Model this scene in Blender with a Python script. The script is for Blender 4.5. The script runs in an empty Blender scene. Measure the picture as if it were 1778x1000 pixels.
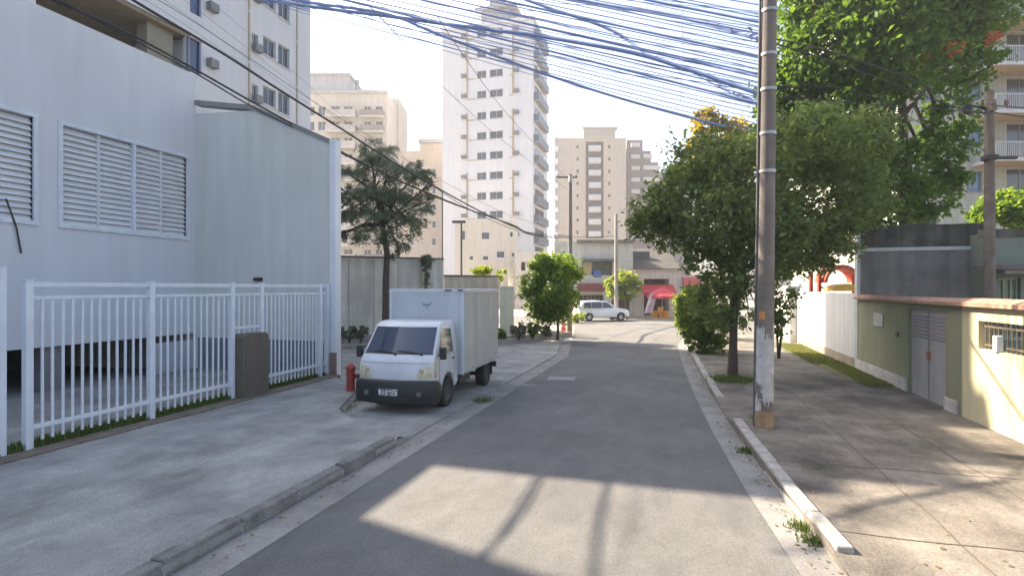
import bpy, bmesh, math, random
import numpy as np
from mathutils import Vector, Matrix
R = math.radians
SC = bpy.context.scene
COL = SC.collection
random.seed(7)

# ------------------------------------------------------------------ camera, sky, sun, exposure
F = 950.0; TH = math.atan(283 / 950.0); CZ = 2.5          # focal length in photo pixels, street angle, eye height
cd = bpy.data.cameras.new('camera'); cam = bpy.data.objects.new('camera', cd); COL.objects.link(cam)
cam.location = (0, 0, CZ); cam.rotation_euler = (R(90), 0, TH)
cd.sensor_width = 36; cd.lens = 36 * F / 1778; cd.clip_start = .05; cd.clip_end = 3000
SC.camera = cam
LDIR = Vector((1.0, -.28, -.85)).normalized()             # the way sunlight travels
ELEV = math.asin(-LDIR.z); AZ = math.atan2(-LDIR.x, -LDIR.y)
w = bpy.data.worlds.new('World'); SC.world = w; w.use_nodes = True
wn = w.node_tree.nodes; wl = w.node_tree.links
sky = wn.new('ShaderNodeTexSky'); sky.sky_type = 'NISHITA'; sky.sun_disc = False
sky.sun_elevation = ELEV; sky.sun_rotation = AZ
sky.air_density = 1.0; sky.dust_density = 4.0; sky.ozone_density = 1.0
bw_ = wn.new('ShaderNodeRGBToBW'); mx_ = wn.new('ShaderNodeMix'); mx_.data_type = 'RGBA'; mx_.inputs[0].default_value = .15   # sky colour partly greyed by its own brightness
wl.new(sky.outputs[0], bw_.inputs[0]); wl.new(sky.outputs[0], mx_.inputs[6]); wl.new(bw_.outputs[0], mx_.inputs[7])
wl.new(mx_.outputs[2], wn['Background'].inputs[0]); wn['Background'].inputs[1].default_value = .112
sd = bpy.data.lights.new('sun', 'SUN'); sd.energy = 5.0; sd.angle = R(.5); sd.color = (1, .84, .64)
so = bpy.data.objects.new('sun', sd); COL.objects.link(so); so.location = (-30, 10, 40)
so.rotation_euler = LDIR.to_track_quat('-Z', 'Y').to_euler()
SC.view_settings.view_transform = 'Standard'; SC.view_settings.look = 'None'
SC.view_settings.exposure = 1.98; SC.view_settings.gamma = 1

# ------------------------------------------------------------------ picture -> world helpers (world y runs along the street)
cT, sT = math.cos(TH), math.sin(TH)
def c2w(X, Y): return (X * cT - Y * sT, X * sT + Y * cT)
def depth(x, y): return -x * sT + y * cT
def PD(px, py, Y):
    x, y = c2w((px - 889) / F * Y, Y); return Vector((x, y, CZ + (500 - py) / F * Y))
def G(px, py, z=0.):
    return PD(px, py, (CZ - z) * F / (py - 500.))
def PV(px, py, x):                                           # on the plane world x = const
    k = (px - 889) / F
    s = x * (k * sT + cT) / (k * cT - sT)
    # X = x cT + s sT ; Y = -x sT + s cT ; X = kY
    s = (x * cT + k * x * sT) / (k * cT - sT)
    Y = depth(x, s); return Vector((x, s, CZ + (500 - py) / F * Y))
def PS(px, py, s):                                           # on the plane world y = const
    k = (px - 889) / F
    x = (k * s * cT - s * sT) / (cT + k * sT)
    Y = depth(x, s); return Vector((x, s, CZ + (500 - py) / F * Y))

# ------------------------------------------------------------------ materials
MATS = {}
def mat(name, col, rough=.8, var=.12, scale=3., metal=0., bump=0., bscale=40., streak=0., spec=.5, coord='Object', tint=None, fine=0., stain=0.):
    if name in MATS: return MATS[name]
    m = bpy.data.materials.new(name); m.use_nodes = True
    N = m.node_tree.nodes; L = m.node_tree.links; b = N['Principled BSDF']
    b.inputs['Roughness'].default_value = rough; b.inputs['Metallic'].default_value = metal
    b.inputs['Specular IOR Level'].default_value = spec
    tc = N.new('ShaderNodeTexCoord'); mp = N.new('ShaderNodeMapping')
    L.new(tc.outputs[coord], mp.inputs[0])
    nz = N.new('ShaderNodeTexNoise'); nz.inputs['Scale'].default_value = scale; nz.inputs['Detail'].default_value = 7
    nz.inputs['Roughness'].default_value = .62
    L.new(mp.outputs[0], nz.inputs['Vector'])
    cr = N.new('ShaderNodeValToRGB'); L.new(nz.outputs['Fac'], cr.inputs[0])
    t = tint or col
    cr.color_ramp.elements[0].position = .3; cr.color_ramp.elements[1].position = .7
    cr.color_ramp.elements[0].color = (*[max(0, c * (1 - var)) for c in t], 1)
    cr.color_ramp.elements[1].color = (*[min(1, c * (1 + var)) for c in col], 1)
    out = cr.outputs[0]
    def mul(out, fac_out, lo):
        mx = N.new('ShaderNodeMix'); mx.data_type = 'RGBA'; mx.blend_type = 'MULTIPLY'; mx.inputs[0].default_value = 1
        mr = N.new('ShaderNodeMapRange'); mr.inputs[1].default_value = .35; mr.inputs[2].default_value = .65
        mr.inputs[3].default_value = lo; mr.inputs[4].default_value = 1.0
        L.new(fac_out, mr.inputs[0]); L.new(out, mx.inputs[6]); L.new(mr.outputs[0], mx.inputs[7]); return mx.outputs[2]
    if streak:
        mp2 = N.new('ShaderNodeMapping'); mp2.inputs['Scale'].default_value = (1.6, 1.6, .12); L.new(tc.outputs[coord], mp2.inputs[0])
        n2 = N.new('ShaderNodeTexNoise'); n2.inputs['Scale'].default_value = 2.2; n2.inputs['Detail'].default_value = 6
        L.new(mp2.outputs[0], n2.inputs['Vector']); out = mul(out, n2.outputs['Fac'], 1 - streak)
    if stain:
        mp3 = N.new('ShaderNodeMapping'); mp3.inputs['Scale'].default_value = (1.0, .45, 1); L.new(tc.outputs[coord], mp3.inputs[0])
        n5 = N.new('ShaderNodeTexNoise'); n5.inputs['Scale'].default_value = 2.6; n5.inputs['Detail'].default_value = 10; n5.inputs['Roughness'].default_value = .72; n5.inputs['Distortion'].default_value = .6
        L.new(mp3.outputs[0], n5.inputs['Vector']); out = mul(out, n5.outputs['Fac'], 1 - stain)
    if fine:
        n3 = N.new('ShaderNodeTexNoise'); n3.inputs['Scale'].default_value = 60; n3.inputs['Detail'].default_value = 3
        L.new(tc.outputs[coord], n3.inputs['Vector']); out = mul(out, n3.outputs['Fac'], 1 - fine)
    L.new(out, b.inputs['Base Color'])
    if bump:
        n4 = N.new('ShaderNodeTexNoise'); n4.inputs['Scale'].default_value = bscale; n4.inputs['Detail'].default_value = 4
        L.new(tc.outputs[coord], n4.inputs['Vector'])
        bp = N.new('ShaderNodeBump'); bp.inputs['Strength'].default_value = bump; bp.inputs['Distance'].default_value = .02
        L.new(n4.outputs['Fac'], bp.inputs['Height']); L.new(bp.outputs[0], b.inputs['Normal'])
    MATS[name] = m; return m

def leafmat(name, dark, light, trans=.4, tcol=None):
    m = bpy.data.materials.new(name); m.use_nodes = True
    N = m.node_tree.nodes; L = m.node_tree.links; b = N['Principled BSDF']; b.inputs['Roughness'].default_value = .55
    b.inputs['Specular IOR Level'].default_value = .3
    g = N.new('ShaderNodeNewGeometry'); cr = N.new('ShaderNodeValToRGB')
    cr.color_ramp.elements[0].color = (*dark, 1); cr.color_ramp.elements[1].color = (*light, 1)
    L.new(g.outputs['Random Per Island'], cr.inputs[0]); L.new(cr.outputs[0], b.inputs['Base Color'])
    tr = N.new('ShaderNodeBsdfTranslucent'); mx = N.new('ShaderNodeMixShader'); mx.inputs[0].default_value = trans
    hs = N.new('ShaderNodeMix'); hs.data_type = 'RGBA'; hs.blend_type = 'MIX'; hs.inputs[0].default_value = .6
    L.new(cr.outputs[0], hs.inputs[6]); hs.inputs[7].default_value = (*(tcol or (light[0] * 2.2, light[1] * 1.9, light[2] * .8)), 1)
    L.new(hs.outputs[2], tr.inputs[0]); L.new(b.outputs[0], mx.inputs[1]); L.new(tr.outputs[0], mx.inputs[2])
    L.new(mx.outputs[0], N['Material Output'].inputs[0]); MATS[name] = m; return m

def glass(name, col, rough=.08):
    return mat(name, col, rough=rough, var=.25, scale=.6, spec=.8)

# ------------------------------------------------------------------ mesh builder
class MB:
    def __init__(s, T=None): s.v = []; s.f = []; s.sm = []; s.T = T
    def add(s, vs, fs, smooth=False):
        o = len(s.v)
        for p in vs:
            p = Vector(p); s.v.append(s.T @ p if s.T else p)
        for f in fs: s.f.append([i + o for i in f]); s.sm.append(smooth)
    def box(s, x0, x1, y0, y1, z0, z1):
        if x0 > x1: x0, x1 = x1, x0
        if y0 > y1: y0, y1 = y1, y0
        if z0 > z1: z0, z1 = z1, z0
        s.add([(x0, y0, z0), (x1, y0, z0), (x1, y1, z0), (x0, y1, z0), (x0, y0, z1), (x1, y0, z1), (x1, y1, z1), (x0, y1, z1)],
              [(0, 3, 2, 1), (4, 5, 6, 7), (0, 1, 5, 4), (1, 2, 6, 5), (2, 3, 7, 6), (3, 0, 4, 7)]); return s
    def quad(s, a, b, c, d): s.add([a, b, c, d], [(0, 1, 2, 3)]); return s
    def prism(s, poly, off):                                   # poly of 3-D points, extruded by off
        n = len(poly); off = Vector(off); P = [Vector(p) for p in poly]
        s.add(P + [p + off for p in P], [tuple(range(n))[::-1], tuple(range(n, 2 * n))] + [(i, (i + 1) % n, n + (i + 1) % n, n + i) for i in range(n)]); return s
    def tube(s, pts, rad, n=8, caps=True):
        pts = [Vector(p) for p in pts]; m = len(pts)
        rad = [rad] * m if isinstance(rad, (int, float)) else rad
        vs = []; up = Vector((0, 0, 1))
        for i, p in enumerate(pts):
            d = (pts[min(i + 1, m - 1)] - pts[max(i - 1, 0)]).normalized()
            a = d.cross(up if abs(d.z) < .9 else Vector((0, 1, 0))).normalized(); b = d.cross(a).normalized()
            if i and a.dot(pa) < 0: pass
            pa = a
            for k in range(n):
                t = 2 * math.pi * k / n; vs.append(p + (a * math.cos(t) + b * math.sin(t)) * rad[i])
        fs = [(i * n + k, i * n + (k + 1) % n, (i + 1) * n + (k + 1) % n, (i + 1) * n + k) for i in range(m - 1) for k in range(n)]
        s.add(vs, fs, True)
        if caps: s.add(vs[:n], [tuple(range(n))[::-1]]); s.add(vs[-n:], [tuple(range(n))])
        return s
    def lathe(s, prof, c=(0, 0, 0), n=16, axis='z'):           # prof [(r, h)]
        vs = []
        for r, h in prof:
            for k in range(n):
                t = 2 * math.pi * k / n; a, b = r * math.cos(t), r * math.sin(t)
                p = (a, b, h) if axis == 'z' else ((h, a, b) if axis == 'x' else (a, h, b))
                vs.append(Vector(p) + Vector(c))
        m = len(prof)
        s.add(vs, [(i * n + k, i * n + (k + 1) % n, (i + 1) * n + (k + 1) % n, (i + 1) * n + k) for i in range(m - 1) for k in range(n)], True)
        return s
    def build(s, name, m, parent=None, bevel=0, sharp=35):
        me = bpy.data.meshes.new(name); me.from_pydata([tuple(v) for v in s.v], [], s.f); me.update()
        bm = bmesh.new(); bm.from_mesh(me); bmesh.ops.recalc_face_normals(bm, faces=bm.faces); bm.to_mesh(me); bm.free()
        if any(s.sm) or bevel:
            me.polygons.foreach_set('use_smooth', [True] * len(me.polygons) if bevel else s.sm); me.set_sharp_from_angle(angle=R(sharp))
        if m: me.materials.append(m)
        o = bpy.data.objects.new(name, me); COL.objects.link(o)
        if parent: o.parent = parent
        if bevel:
            md = o.modifiers.new('bevel', 'BEVEL'); md.width = bevel; md.segments = 2; md.limit_method = 'ANGLE'; md.angle_limit = R(30)
        return o
def tag(o, label=None, cat=None, group=None, kind=None):
    if label: o['label'] = label
    if cat: o['category'] = cat
    if group: o['group'] = group
    if kind: o['kind'] = kind
    return o
def thing(name, label, cat, loc=(0, 0, 0), rz=0, group=None):
    o = bpy.data.objects.new(name, None); COL.objects.link(o); o.location = loc; o.rotation_euler = (0, 0, rz)
    return tag(o, label, cat, group)
def struct(name, mb, m): return tag(mb.build(name, m), kind='structure')
def copy_part(o, parent, loc=None):
    c = o.copy(); COL.objects.link(c); c.parent = parent
    if loc is not None: c.location = loc
    for ch in [x for x in bpy.data.objects if x.parent == o]: copy_part(ch, c)
    return c

# ------------------------------------------------------------------ material table
asphalt = mat('asphalt', (.166, .166, .163), rough=.92, var=.2, scale=.5, bump=.35, bscale=90, fine=.34, stain=.24)
asphalt_old = mat('asphalt_patch', (.17, .17, .168), rough=.92, var=.14, scale=2, bump=.3, bscale=90, fine=.3)
gutter_m = mat('gutter_concrete', (.25, .245, .235), rough=.9, var=.28, scale=1.4, bump=.3, fine=.25)
conc = mat('pavement_concrete', (.33, .33, .32), rough=.95, var=.36, scale=1.1, bump=.4, bscale=30, fine=.3, stain=.22)
concR = mat('pavement_slabs', (.235, .213, .183), rough=.95, var=.5, scale=.9, bump=.5, bscale=22, fine=.35, tint=(.17, .158, .145), stain=.35)
kerb_m = mat('kerb_stone', (.36, .35, .33), rough=.85, var=.25, scale=5, bump=.3, fine=.2)
earth = mat('earth', (.16, .13, .10), rough=.95, var=.3, scale=5, bump=.6)
blue_wall = mat('pale_blue_paint', (.61, .63, .67), rough=.7, var=.05, scale=.4, streak=.06)
grey_wall = mat('grey_green_paint', (.60, .62, .60), rough=.8, var=.05, scale=.5, streak=.08)
white_p = mat('white_paint', (.72, .75, .80), rough=.55, var=.06, scale=2, streak=.05)
white_m = mat('white_metal', (.66, .71, .78), rough=.45, var=.09, scale=4, streak=.10)
tower_w = mat('tower_white', (.68, .675, .69), rough=.8, var=.05, scale=.15, streak=.10)
cream = mat('cream_render', (.60, .54, .46), rough=.8, var=.06, scale=.2, streak=.12)
beige = mat('beige_render', (.52, .44, .36), rough=.8, var=.06, scale=.2, streak=.12)
tan = mat('tan_trim', (.42, .30, .19), rough=.8)
soffit = mat('soffit_brown', (.20, .165, .11), rough=.9, var=.2)
dark = mat('dark_void', (.02, .022, .024), rough=.9)
wglass = glass('window_glass', (.05, .06, .08), .12)
bglass = glass('blue_glass', (.03, .05, .14), .12)
rail_m = mat('balcony_rail', (.45, .46, .48), rough=.6)
fence_wall = mat('weathered_wall', (.72, .68, .61), rough=.9, var=.12, scale=.8, streak=.22, tint=(.64, .61, .55))
cap_dark = mat('weathered_cap', (.15, .145, .135), rough=.95, var=.3, scale=3)
white_wall = mat('whitewash', (.62, .62, .61), rough=.85, var=.06, scale=1, streak=.14)
green_p = mat('green_paint', (.235, .25, .165), rough=.85, var=.09, scale=1.2, streak=.15)
yellow_p = mat('yellow_paint', (.55, .50, .33), rough=.85, var=.07, scale=1.2, streak=.1)
tile_red = mat('red_tile', (.36, .22, .16), rough=.85, var=.3, scale=7)
block = mat('grey_block', (.185, .178, .168), rough=.95, var=.3, scale=1.6, streak=.25, bump=.3)
block_d = mat('mouldy_block', (.095, .09, .082), rough=.95, var=.45, scale=1.8, streak=.5, bump=.3)
lgreen = mat('pale_green_render', (.17, .20, .165), rough=.85, var=.1)
rubber = mat('rubber', (.018, .018, .02), rough=.85, bump=.1)
black_pl = mat('black_plastic', (.014, .016, .02), rough=.45, var=.2)
steel = mat('galvanised', (.35, .36, .37), rough=.45, metal=.6, var=.2, scale=4)
van_w = mat('van_white', (.62, .65, .70), rough=.32, var=.07, scale=1.6, streak=.12)
box_w = mat('cargo_box_white', (.50, .55, .60), rough=.55, var=.07, scale=1.5, streak=.12)
box_g = mat('cargo_side_panel', (.46, .455, .43), rough=.6, var=.08, scale=1.5, streak=.16)
wscreen = glass('windscreen', (.022, .042, .08), .06)
lamp_c = mat('headlamp_clear', (.50, .47, .33), rough=.12, var=.35, scale=9, spec=.8)
orange_l = mat('orange_lens', (.6, .3, .06), rough=.2)
bark = mat('bark', (.075, .06, .048), rough=.95, var=.35, scale=9, bump=.8, bscale=25)
red_p = mat('red_paint', (.33, .045, .035), rough=.6, var=.25, scale=6)
cable_fringe = mat('cable_sky_fringe', (.20, .28, .50), rough=.5, var=.2)  # blue fringing of the bright sky put into the cable colour
cable_k = mat('cable_black', (.022, .024, .03), rough=.6)
wood_pole = mat('pole_wood', (.20, .165, .135), rough=.9, var=.3, scale=4, streak=.3)
soil = mat('soil', (.07, .055, .04), rough=.95, var=.3, scale=9)

# ------------------------------------------------------------------ ground and street
g = MB(); g.quad((-160, -40, -.02), (160, -40, -.02), (160, 260, -.02), (-160, 260, -.02)); struct('ground', g, mat('far_ground', (.30, .275, .24), rough=.95, var=.2, scale=.2, fine=.2))

KX = [(-8, 1.75), (5.0, 1.46), (7.3, 1.22), (10.2, 1.0), (13.5, .82), (17, .68), (20.8, .56), (25, .50), (29, .8), (33, 2.2), (36, 5.), (37.5, 12)]
def kx(y):
    for (a, p), (b, q) in zip(KX, KX[1:]):
        if y <= b:
            t = (y - a) / (b - a); return p + (q - p) * t
    return KX[-1][1]
def lx(y): return -4.2 if y < 20 else -4.2 - (y - 20) * .16
g = MB()
ys = [-8 + i * .5 for i in range(91)]
for a, b in zip(ys, ys[1:]):
    g.quad((lx(a) + .42, a, .004), (kx(a) - .38, a, .004), (kx(b) - .38, b, .004), (lx(b) + .42, b, .004))
g.quad((-90, 37, .004), (90, 37, .004), (90, 46.5, .004), (-90, 46.5, .004))
struct('road', g, asphalt)
g = MB()
for a, b in zip(ys, ys[1:]):
    if a < 36: g.quad((kx(a) - .381, a, .008), (kx(a) + .01, a, .008), (kx(b) + .01, b, .008), (kx(b) - .381, b, .008))
    if a < 30: g.quad((lx(a) - .02, a, .008), (lx(a) + .421, a, .008), (lx(b) + .421, b, .008), (lx(b) - .02, b, .008))
struct('gutter', g, gutter_m)
g = MB()                                                    # small repairs in the asphalt
for px, py, w_, l_, a in [(975, 657, .75, .55, .1), (905, 668, .8, .25, 0)]:
    p = G(px, py); T = Matrix.Translation((p.x, p.y, .0085)) @ Matrix.Rotation(a, 4, 'Z')
    g.T = T; g.quad((-w_ / 2, -l_ / 2, 0), (w_ / 2, -l_ / 2, 0), (w_ / 2, l_ / 2, 0), (-w_ / 2, l_ / 2, 0)); g.T = None
struct('road_patch', g, mat('patch_light', (.26, .26, .26), rough=.9, var=.2, scale=5, fine=.2))
g = MB()                                                    # a thin tar-filled crack
for (x0, x1, y0, y1, seed) in [(-2.4, -2.2, 9, 15, 3)]:
    rr = random.Random(seed); n = 40; px_ = x0
    for i in range(n):
        t0, t1 = i / n, (i + 1) / n
        xa = px_; xb = x0 + (x1 - x0) * t1 + rr.uniform(-.03, .03); px_ = xb; ya, yb = y0 + (y1 - y0) * t0, y0 + (y1 - y0) * t1
        h = rr.uniform(.002, .007); g.quad((xa - h, ya, .0082), (xa + h, ya, .0082), (xb + h, yb, .0082), (xb - h, yb, .0082))
struct('road_crack', g, mat('tar', (.09, .09, .09), rough=.9))

# left pavement: raised by the kerb, falling to an open apron where the van stands
YB = [(-14, 13.2), (-8.6, 12.6), (-7.1, 11.2), (-6.3, 9.3), (-5.2, 8.25), (-4.2, 7.75)]
def yb(x):
    for (a, p), (b, q) in zip(YB, YB[1:]):
        if x <= b: return p + (q - p) * (x - a) / (b - a)
    return YB[-1][1]
from mathutils import noise as mn
def zl(x, y):
    t = (y - yb(x)) / (.22 if x < -5.6 else .5); t = max(0, min(1, t)); t = t * t * (3 - 2 * t)
    z = .14 * (1 - t) + .03 * t
    return z + .012 * mn.noise((x * .9, y * .9, 0)) + .004 * mn.noise((x * 4, y * 4, 3))
def grid(x0f, x1f, y0, y1, nx, ny, zf):
    vs = []; fs = []
    for j in range(ny + 1):
        y = y0 + (y1 - y0) * j / ny; a, b = x0f(y), x1f(y)
        for i in range(nx + 1):
            x = a + (b - a) * i / nx; vs.append((x, y, zf(x, y)))
    for j in range(ny):
        for i in range(nx): q = j * (nx + 1) + i; fs.append((q, q + 1, q + nx + 2, q + nx + 1))
    m = MB(); m.add(vs, fs, True); return m
g = grid(lambda y: -15., lambda y: lx(y) - .015, -2, 36, 120, 340, lambda x, y: zl(x, y) - (.03 if x > -4.42 and y < 7.8 else 0) - (.02 if x > lx(y) - .05 and y > 8 else 0))
struct('left_pavement', g, conc)
g = MB()
for i in range(120):
    a, b = -2 + i * .25, -2 + (i + 1) * .25; xa, xb = lx(a) - .015, lx(b) - .015
    g.quad((xa, a, -.01), (xb, b, -.01), (xb, b, zl(xb, b) - (.03 if b < 7.8 else 0)), (xa, a, zl(xa, a) - (.03 if a < 7.8 else 0)))
struct('pavement_edge', g, conc)
# right pavement
def zr(x, y):
    d = x - kx(y); z = .12
    if 10.6 < y < 12.7:
        t = 1 - min(1, abs(y - 11.65) / 1.05); z -= .09 * min(1, t * 2) * max(0, 1 - d / 1.0)
    if y < 5.7: z -= .10 * min(1, (5.7 - y) / .35) * max(0, 1 - max(0, d) / 1.2)
    if y > 27: z -= .06 * min(1, (y - 27) / 2)
    return z + .010 * mn.noise((x * .8, y * .8, 5)) + .005 * mn.noise((x * 3.5, y * 3.5, 9))
g = grid(lambda y: kx(y) + .0, lambda y: 5.4 if y < 26 else 30, 0, 36.5, 40, 280, zr)
struct('right_pavement', g, concR)
g = MB()
for i in range(140):
    a, b = i * .25, (i + 1) * .25; xa, xb = kx(a), kx(b)
    g.quad((xa, a, -.01), (xb, b, -.01), (xb, b, zr(xb, b)), (xa, a, zr(xa, a)))
struct('pavement_edge', g, concR)
# joints cut in the right pavement
g = MB()
for y0 in [3.9, 6.05, 8.3, 13.1, 15.6]:
    n = 16; x0 = kx(y0) + .2
    for i in range(n):
        xa = x0 + (5. - x0) * i / n; xb = x0 + (5. - x0) * (i + 1) / n
        q = lambda x, dy: (x, y0 + dy + .015 * math.sin(x * 5), zr(x, y0) + .006)
        g.quad(q(xa, -.008), q(xb, -.008), q(xb, .008), q(xa, .008))
for x0 in [2.55, 3.75]:
    for i in range(60):
        ya = 3.0 + i * .2; q = lambda y, dx: (x0 + dx + .012 * math.sin(y * 4), y, zr(x0, y) + .006)
        g.quad(q(ya, -.008), q(ya, .008), q(ya + .2, .008), q(ya + .2, -.008))
struct('pavement_joint', g, mat('joint_dirt', (.10, .085, .07), rough=.95))
# kerb stones
g = MB()
def kerb_run(g, y0, y1, side, seed):
    rr = random.Random(seed); y = y0
    while y < y1 - .2:
        L_ = min(rr.uniform(.75, 1.0), y1 - y); a, b = y + .008, y + L_ - .008
        h = .155 + rr.uniform(-.01, .012); o = rr.uniform(-.012, .012)
        if side > 0: xa, xb = kx(a) + o, kx(b) + o; wd = .17
        else: xa, xb = lx(a) + o, lx(b) + o; wd = -.17
        g.add([(xa, a, 0), (xa + wd, a, 0), (xb + wd, b, 0), (xb, b, 0), (xa + wd * .12, a, h), (xa + wd, a, h), (xb + wd, b, h), (xb + wd * .12, b, h)],
              [(0, 3, 2, 1), (4, 5, 6, 7), (0, 1, 5, 4), (1, 2, 6, 5), (2, 3, 7, 6), (3, 0, 4, 7)])
        y += L_
kerb_run(g, 5.62, 10.6, 1, 3); kerb_run(g, 12.7, 27, 1, 4)
o = g.build('kerb', kerb_m, bevel=.018); tag(o, kind='structure')

g = MB(); kerb_run(g, 1, 7.75, -1, 5); o = g.build('kerb', mat('dirty_kerb', (.235, .23, .22), rough=.9, var=.4, scale=4, bump=.4, fine=.3, stain=.3), bevel=.02); tag(o, kind='structure')
# strips of bare earth and grass
def grass(name, pts, n, h, label, m, seed=1, spread=None):
    rng = np.random.default_rng(seed); V = []; Fc = []
    P = [pts[i] for i in rng.integers(0, len(pts), n)] if spread else None
    for i in range(n):
        if spread: x = P[i][0] + rng.normal() * spread; y = P[i][1] + rng.normal() * spread; z = P[i][2]
        else:
            k = rng.integers(0, len(pts)); (xa, ya, xb, yb_, z) = pts[k]; x = rng.uniform(xa, xb); y = rng.uniform(ya, yb_)
        a = rng.uniform(0, 6.28); hh = h * rng.uniform(.4, 1.2); wd = .008 + h * .04; lean = rng.normal(0, .35) * hh
        ca, sa = math.cos(a), math.sin(a); b = len(V)
        V += [(x - ca * wd, y - sa * wd, z), (x + ca * wd, y + sa * wd, z), (x - sa * lean, y + ca * lean, z + hh)]; Fc.append((b, b + 1, b + 2))
    me = bpy.data.meshes.new(name); me.from_pydata(V, [], Fc); me.materials.append(m)
    o = bpy.data.objects.new(name, me); COL.objects.link(o); return tag(o, label, 'grass', kind='stuff')
grassm = leafmat('grass_leaf', (.05, .085, .02), (.11, .16, .045), .3)
g = MB(); g.box(-9.35, -8.62, 2, 12.78, .0, .165); struct('verge', g, earth)
grass('grass', [(-9.33, 2, -8.95, 12.7, .165)], 9000, .10, 'thin green grass under the foot of the white railings', grassm, 2)
g = MB(); g.add([(4.35, 15.2, .136), (5.08, 14.6, .136), (5.08, 25.6, .136), (3.9, 25.6, .136)], [(0, 1, 2, 3)]); struct('grass_verge', g, mat('verge_green', (.10, .12, .04), rough=.95, var=.35, scale=4, tint=(.13, .12, .06)))
grass('grass', [(4.1, 19, 5.05, 25.5, .137), (4.45, 15.2, 5.05, 19.5, .137)], 15000, .06, 'strip of short grass at the foot of the white wall', leafmat('grass_pale', (.09, .12, .035), (.19, .22, .08), .3), 3)

# ------------------------------------------------------------------ left: annex, boundary wall, railings
XB = -13.6; XF = -9.0; YW = 12.85
ann = thing('annex_building', 'pale blue building on stilts with louvred windows behind the white railings', 'building', (XB, 0, 0))
g = MB()
def facade(mb, x0, x1, z0, z1, holes, rev=.15, y=0.):
    """wall in the plane y (facing -y) with real openings and reveals"""
    xs = sorted({x0, x1} | {h[i] for h in holes for i in (0, 1)}); zs = sorted({z0, z1} | {h[i] for h in holes for i in (2, 3)})
    xs = [x for x in xs if x0 - 1e-6 <= x <= x1 + 1e-6]; zs = [z for z in zs if z0 - 1e-6 <= z <= z1 + 1e-6]
    for xa, xb in zip(xs, xs[1:]):
        for za, zb in zip(zs, zs[1:]):
            cx_, cz_ = (xa + xb) / 2, (za + zb) / 2
            if any(h[0] < cx_ < h[1] and h[2] < cz_ < h[3] for h in holes): continue
            mb.quad((xa, y, za), (xb, y, za), (xb, y, zb), (xa, y, zb))
    for a, b, c, d in holes:
        mb.quad((a, y, c), (b, y, c), (b, y + rev, c), (a, y + rev, c)); mb.quad((a, y, d), (b, y, d), (b, y + rev, d), (a, y + rev, d))
        mb.quad((a, y, c), (a, y, d), (a, y + rev, d), (a, y + rev, c)); mb.quad((b, y, c), (b, y, d), (b, y + rev, d), (b, y + rev, c))
def shell(mb, x0, x1, z0, z1, D, front_holes, rev=.15, right_holes=None, bottom=False):
    facade(mb, x0, x1, z0, z1, front_holes, rev)
    mb.quad((x0, D, z0), (x1, D, z0), (x1, D, z1), (x0, D, z1)); mb.quad((x0, 0, z1), (x1, 0, z1), (x1, D, z1), (x0, D, z1))
    mb.quad((x0, 0, z0), (x0, 0, z1), (x0, D, z1), (x0, D, z0))
    if right_holes is None: mb.quad((x1, 0, z0), (x1, 0, z1), (x1, D, z1), (x1, D, z0))
    if bottom: mb.quad((x0, 0, z0), (x1, 0, z0), (x1, D, z0), (x0, D, z0))
S90 = Matrix.Rotation(R(90), 4, 'Z')                       # local -y -> +x : facades that face the street
a0 = PV(105, 215, XB).y; a1 = PV(325, 272, XB).y; am = PV(232, 300, XB).y
b1 = PV(60, 200, XB).y; b0 = b1 - (a1 - a0)
LZ0, LZ1 = 3.95, 6.3
g.T = S90; shell(g, -6, YW, 1.17, 8.8, 6, [(a0, a1, LZ0, LZ1), (b0, b1, LZ0, LZ1)], .2, bottom=True); g.T = None
g.build('wall', blue_wall, ann)
for (h0, h1) in ((a0, a1), (b0, b1)):
    hm = h0 + (am - a0) * (h1 - h0) / (a1 - a0)
    f = MB(S90); fr = .06
    f.box(h0 - fr, h1 + fr, -.045, .1, LZ1 - .03, LZ1 + fr); f.box(h0 - fr, h1 + fr, -.045, .1, LZ0 - fr, LZ0 + .03)
    f.box(h0 - fr, h0 + .03, -.045, .1, LZ0 + .03, LZ1 - .03); f.box(h1 - .03, h1 + fr, -.045, .1, LZ0 + .03, LZ1 - .03); f.box(hm - .04, hm + .04, -.04, .1, LZ0 + .031, LZ1 - .031)
    fo = f.build('louvred_window', white_m, ann)
    sl = MB(S90); n = 17
    for seg in [(h0, (h0 + hm) / 2), ((h0 + hm) / 2, hm), (hm, (hm + h1) / 2), ((hm + h1) / 2, h1)]:
        for i in range(n):
            z = LZ0 + .05 + (LZ1 - LZ0 - .1) * (i + .5) / n; hz = .085
            sl.prism([(seg[0] + .03, .03, z - hz), (seg[0] + .03, .045, z - hz), (seg[0] + .03, .135, z + hz * .8), (seg[0] + .03, .12, z + hz * .8)], (seg[1] - seg[0] - .06, 0, 0))
        sl.box(seg[0] + .005, seg[0] + .03, .02, .14, LZ0, LZ1); sl.box(seg[1] - .03, seg[1] - .005, .02, .14, LZ0, LZ1)
    sl.build('slats', mat('louvre_grey', (.66, .68, .71), rough=.6, var=.08), fo)
    bk = MB(S90); bk.quad((h0, .19, LZ0), (h1, .19, LZ0), (h1, .19, LZ1), (h0, .19, LZ1)); bk.build('backing', mat('louvre_back', (.5, .51, .53), rough=.8), fo)
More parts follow.
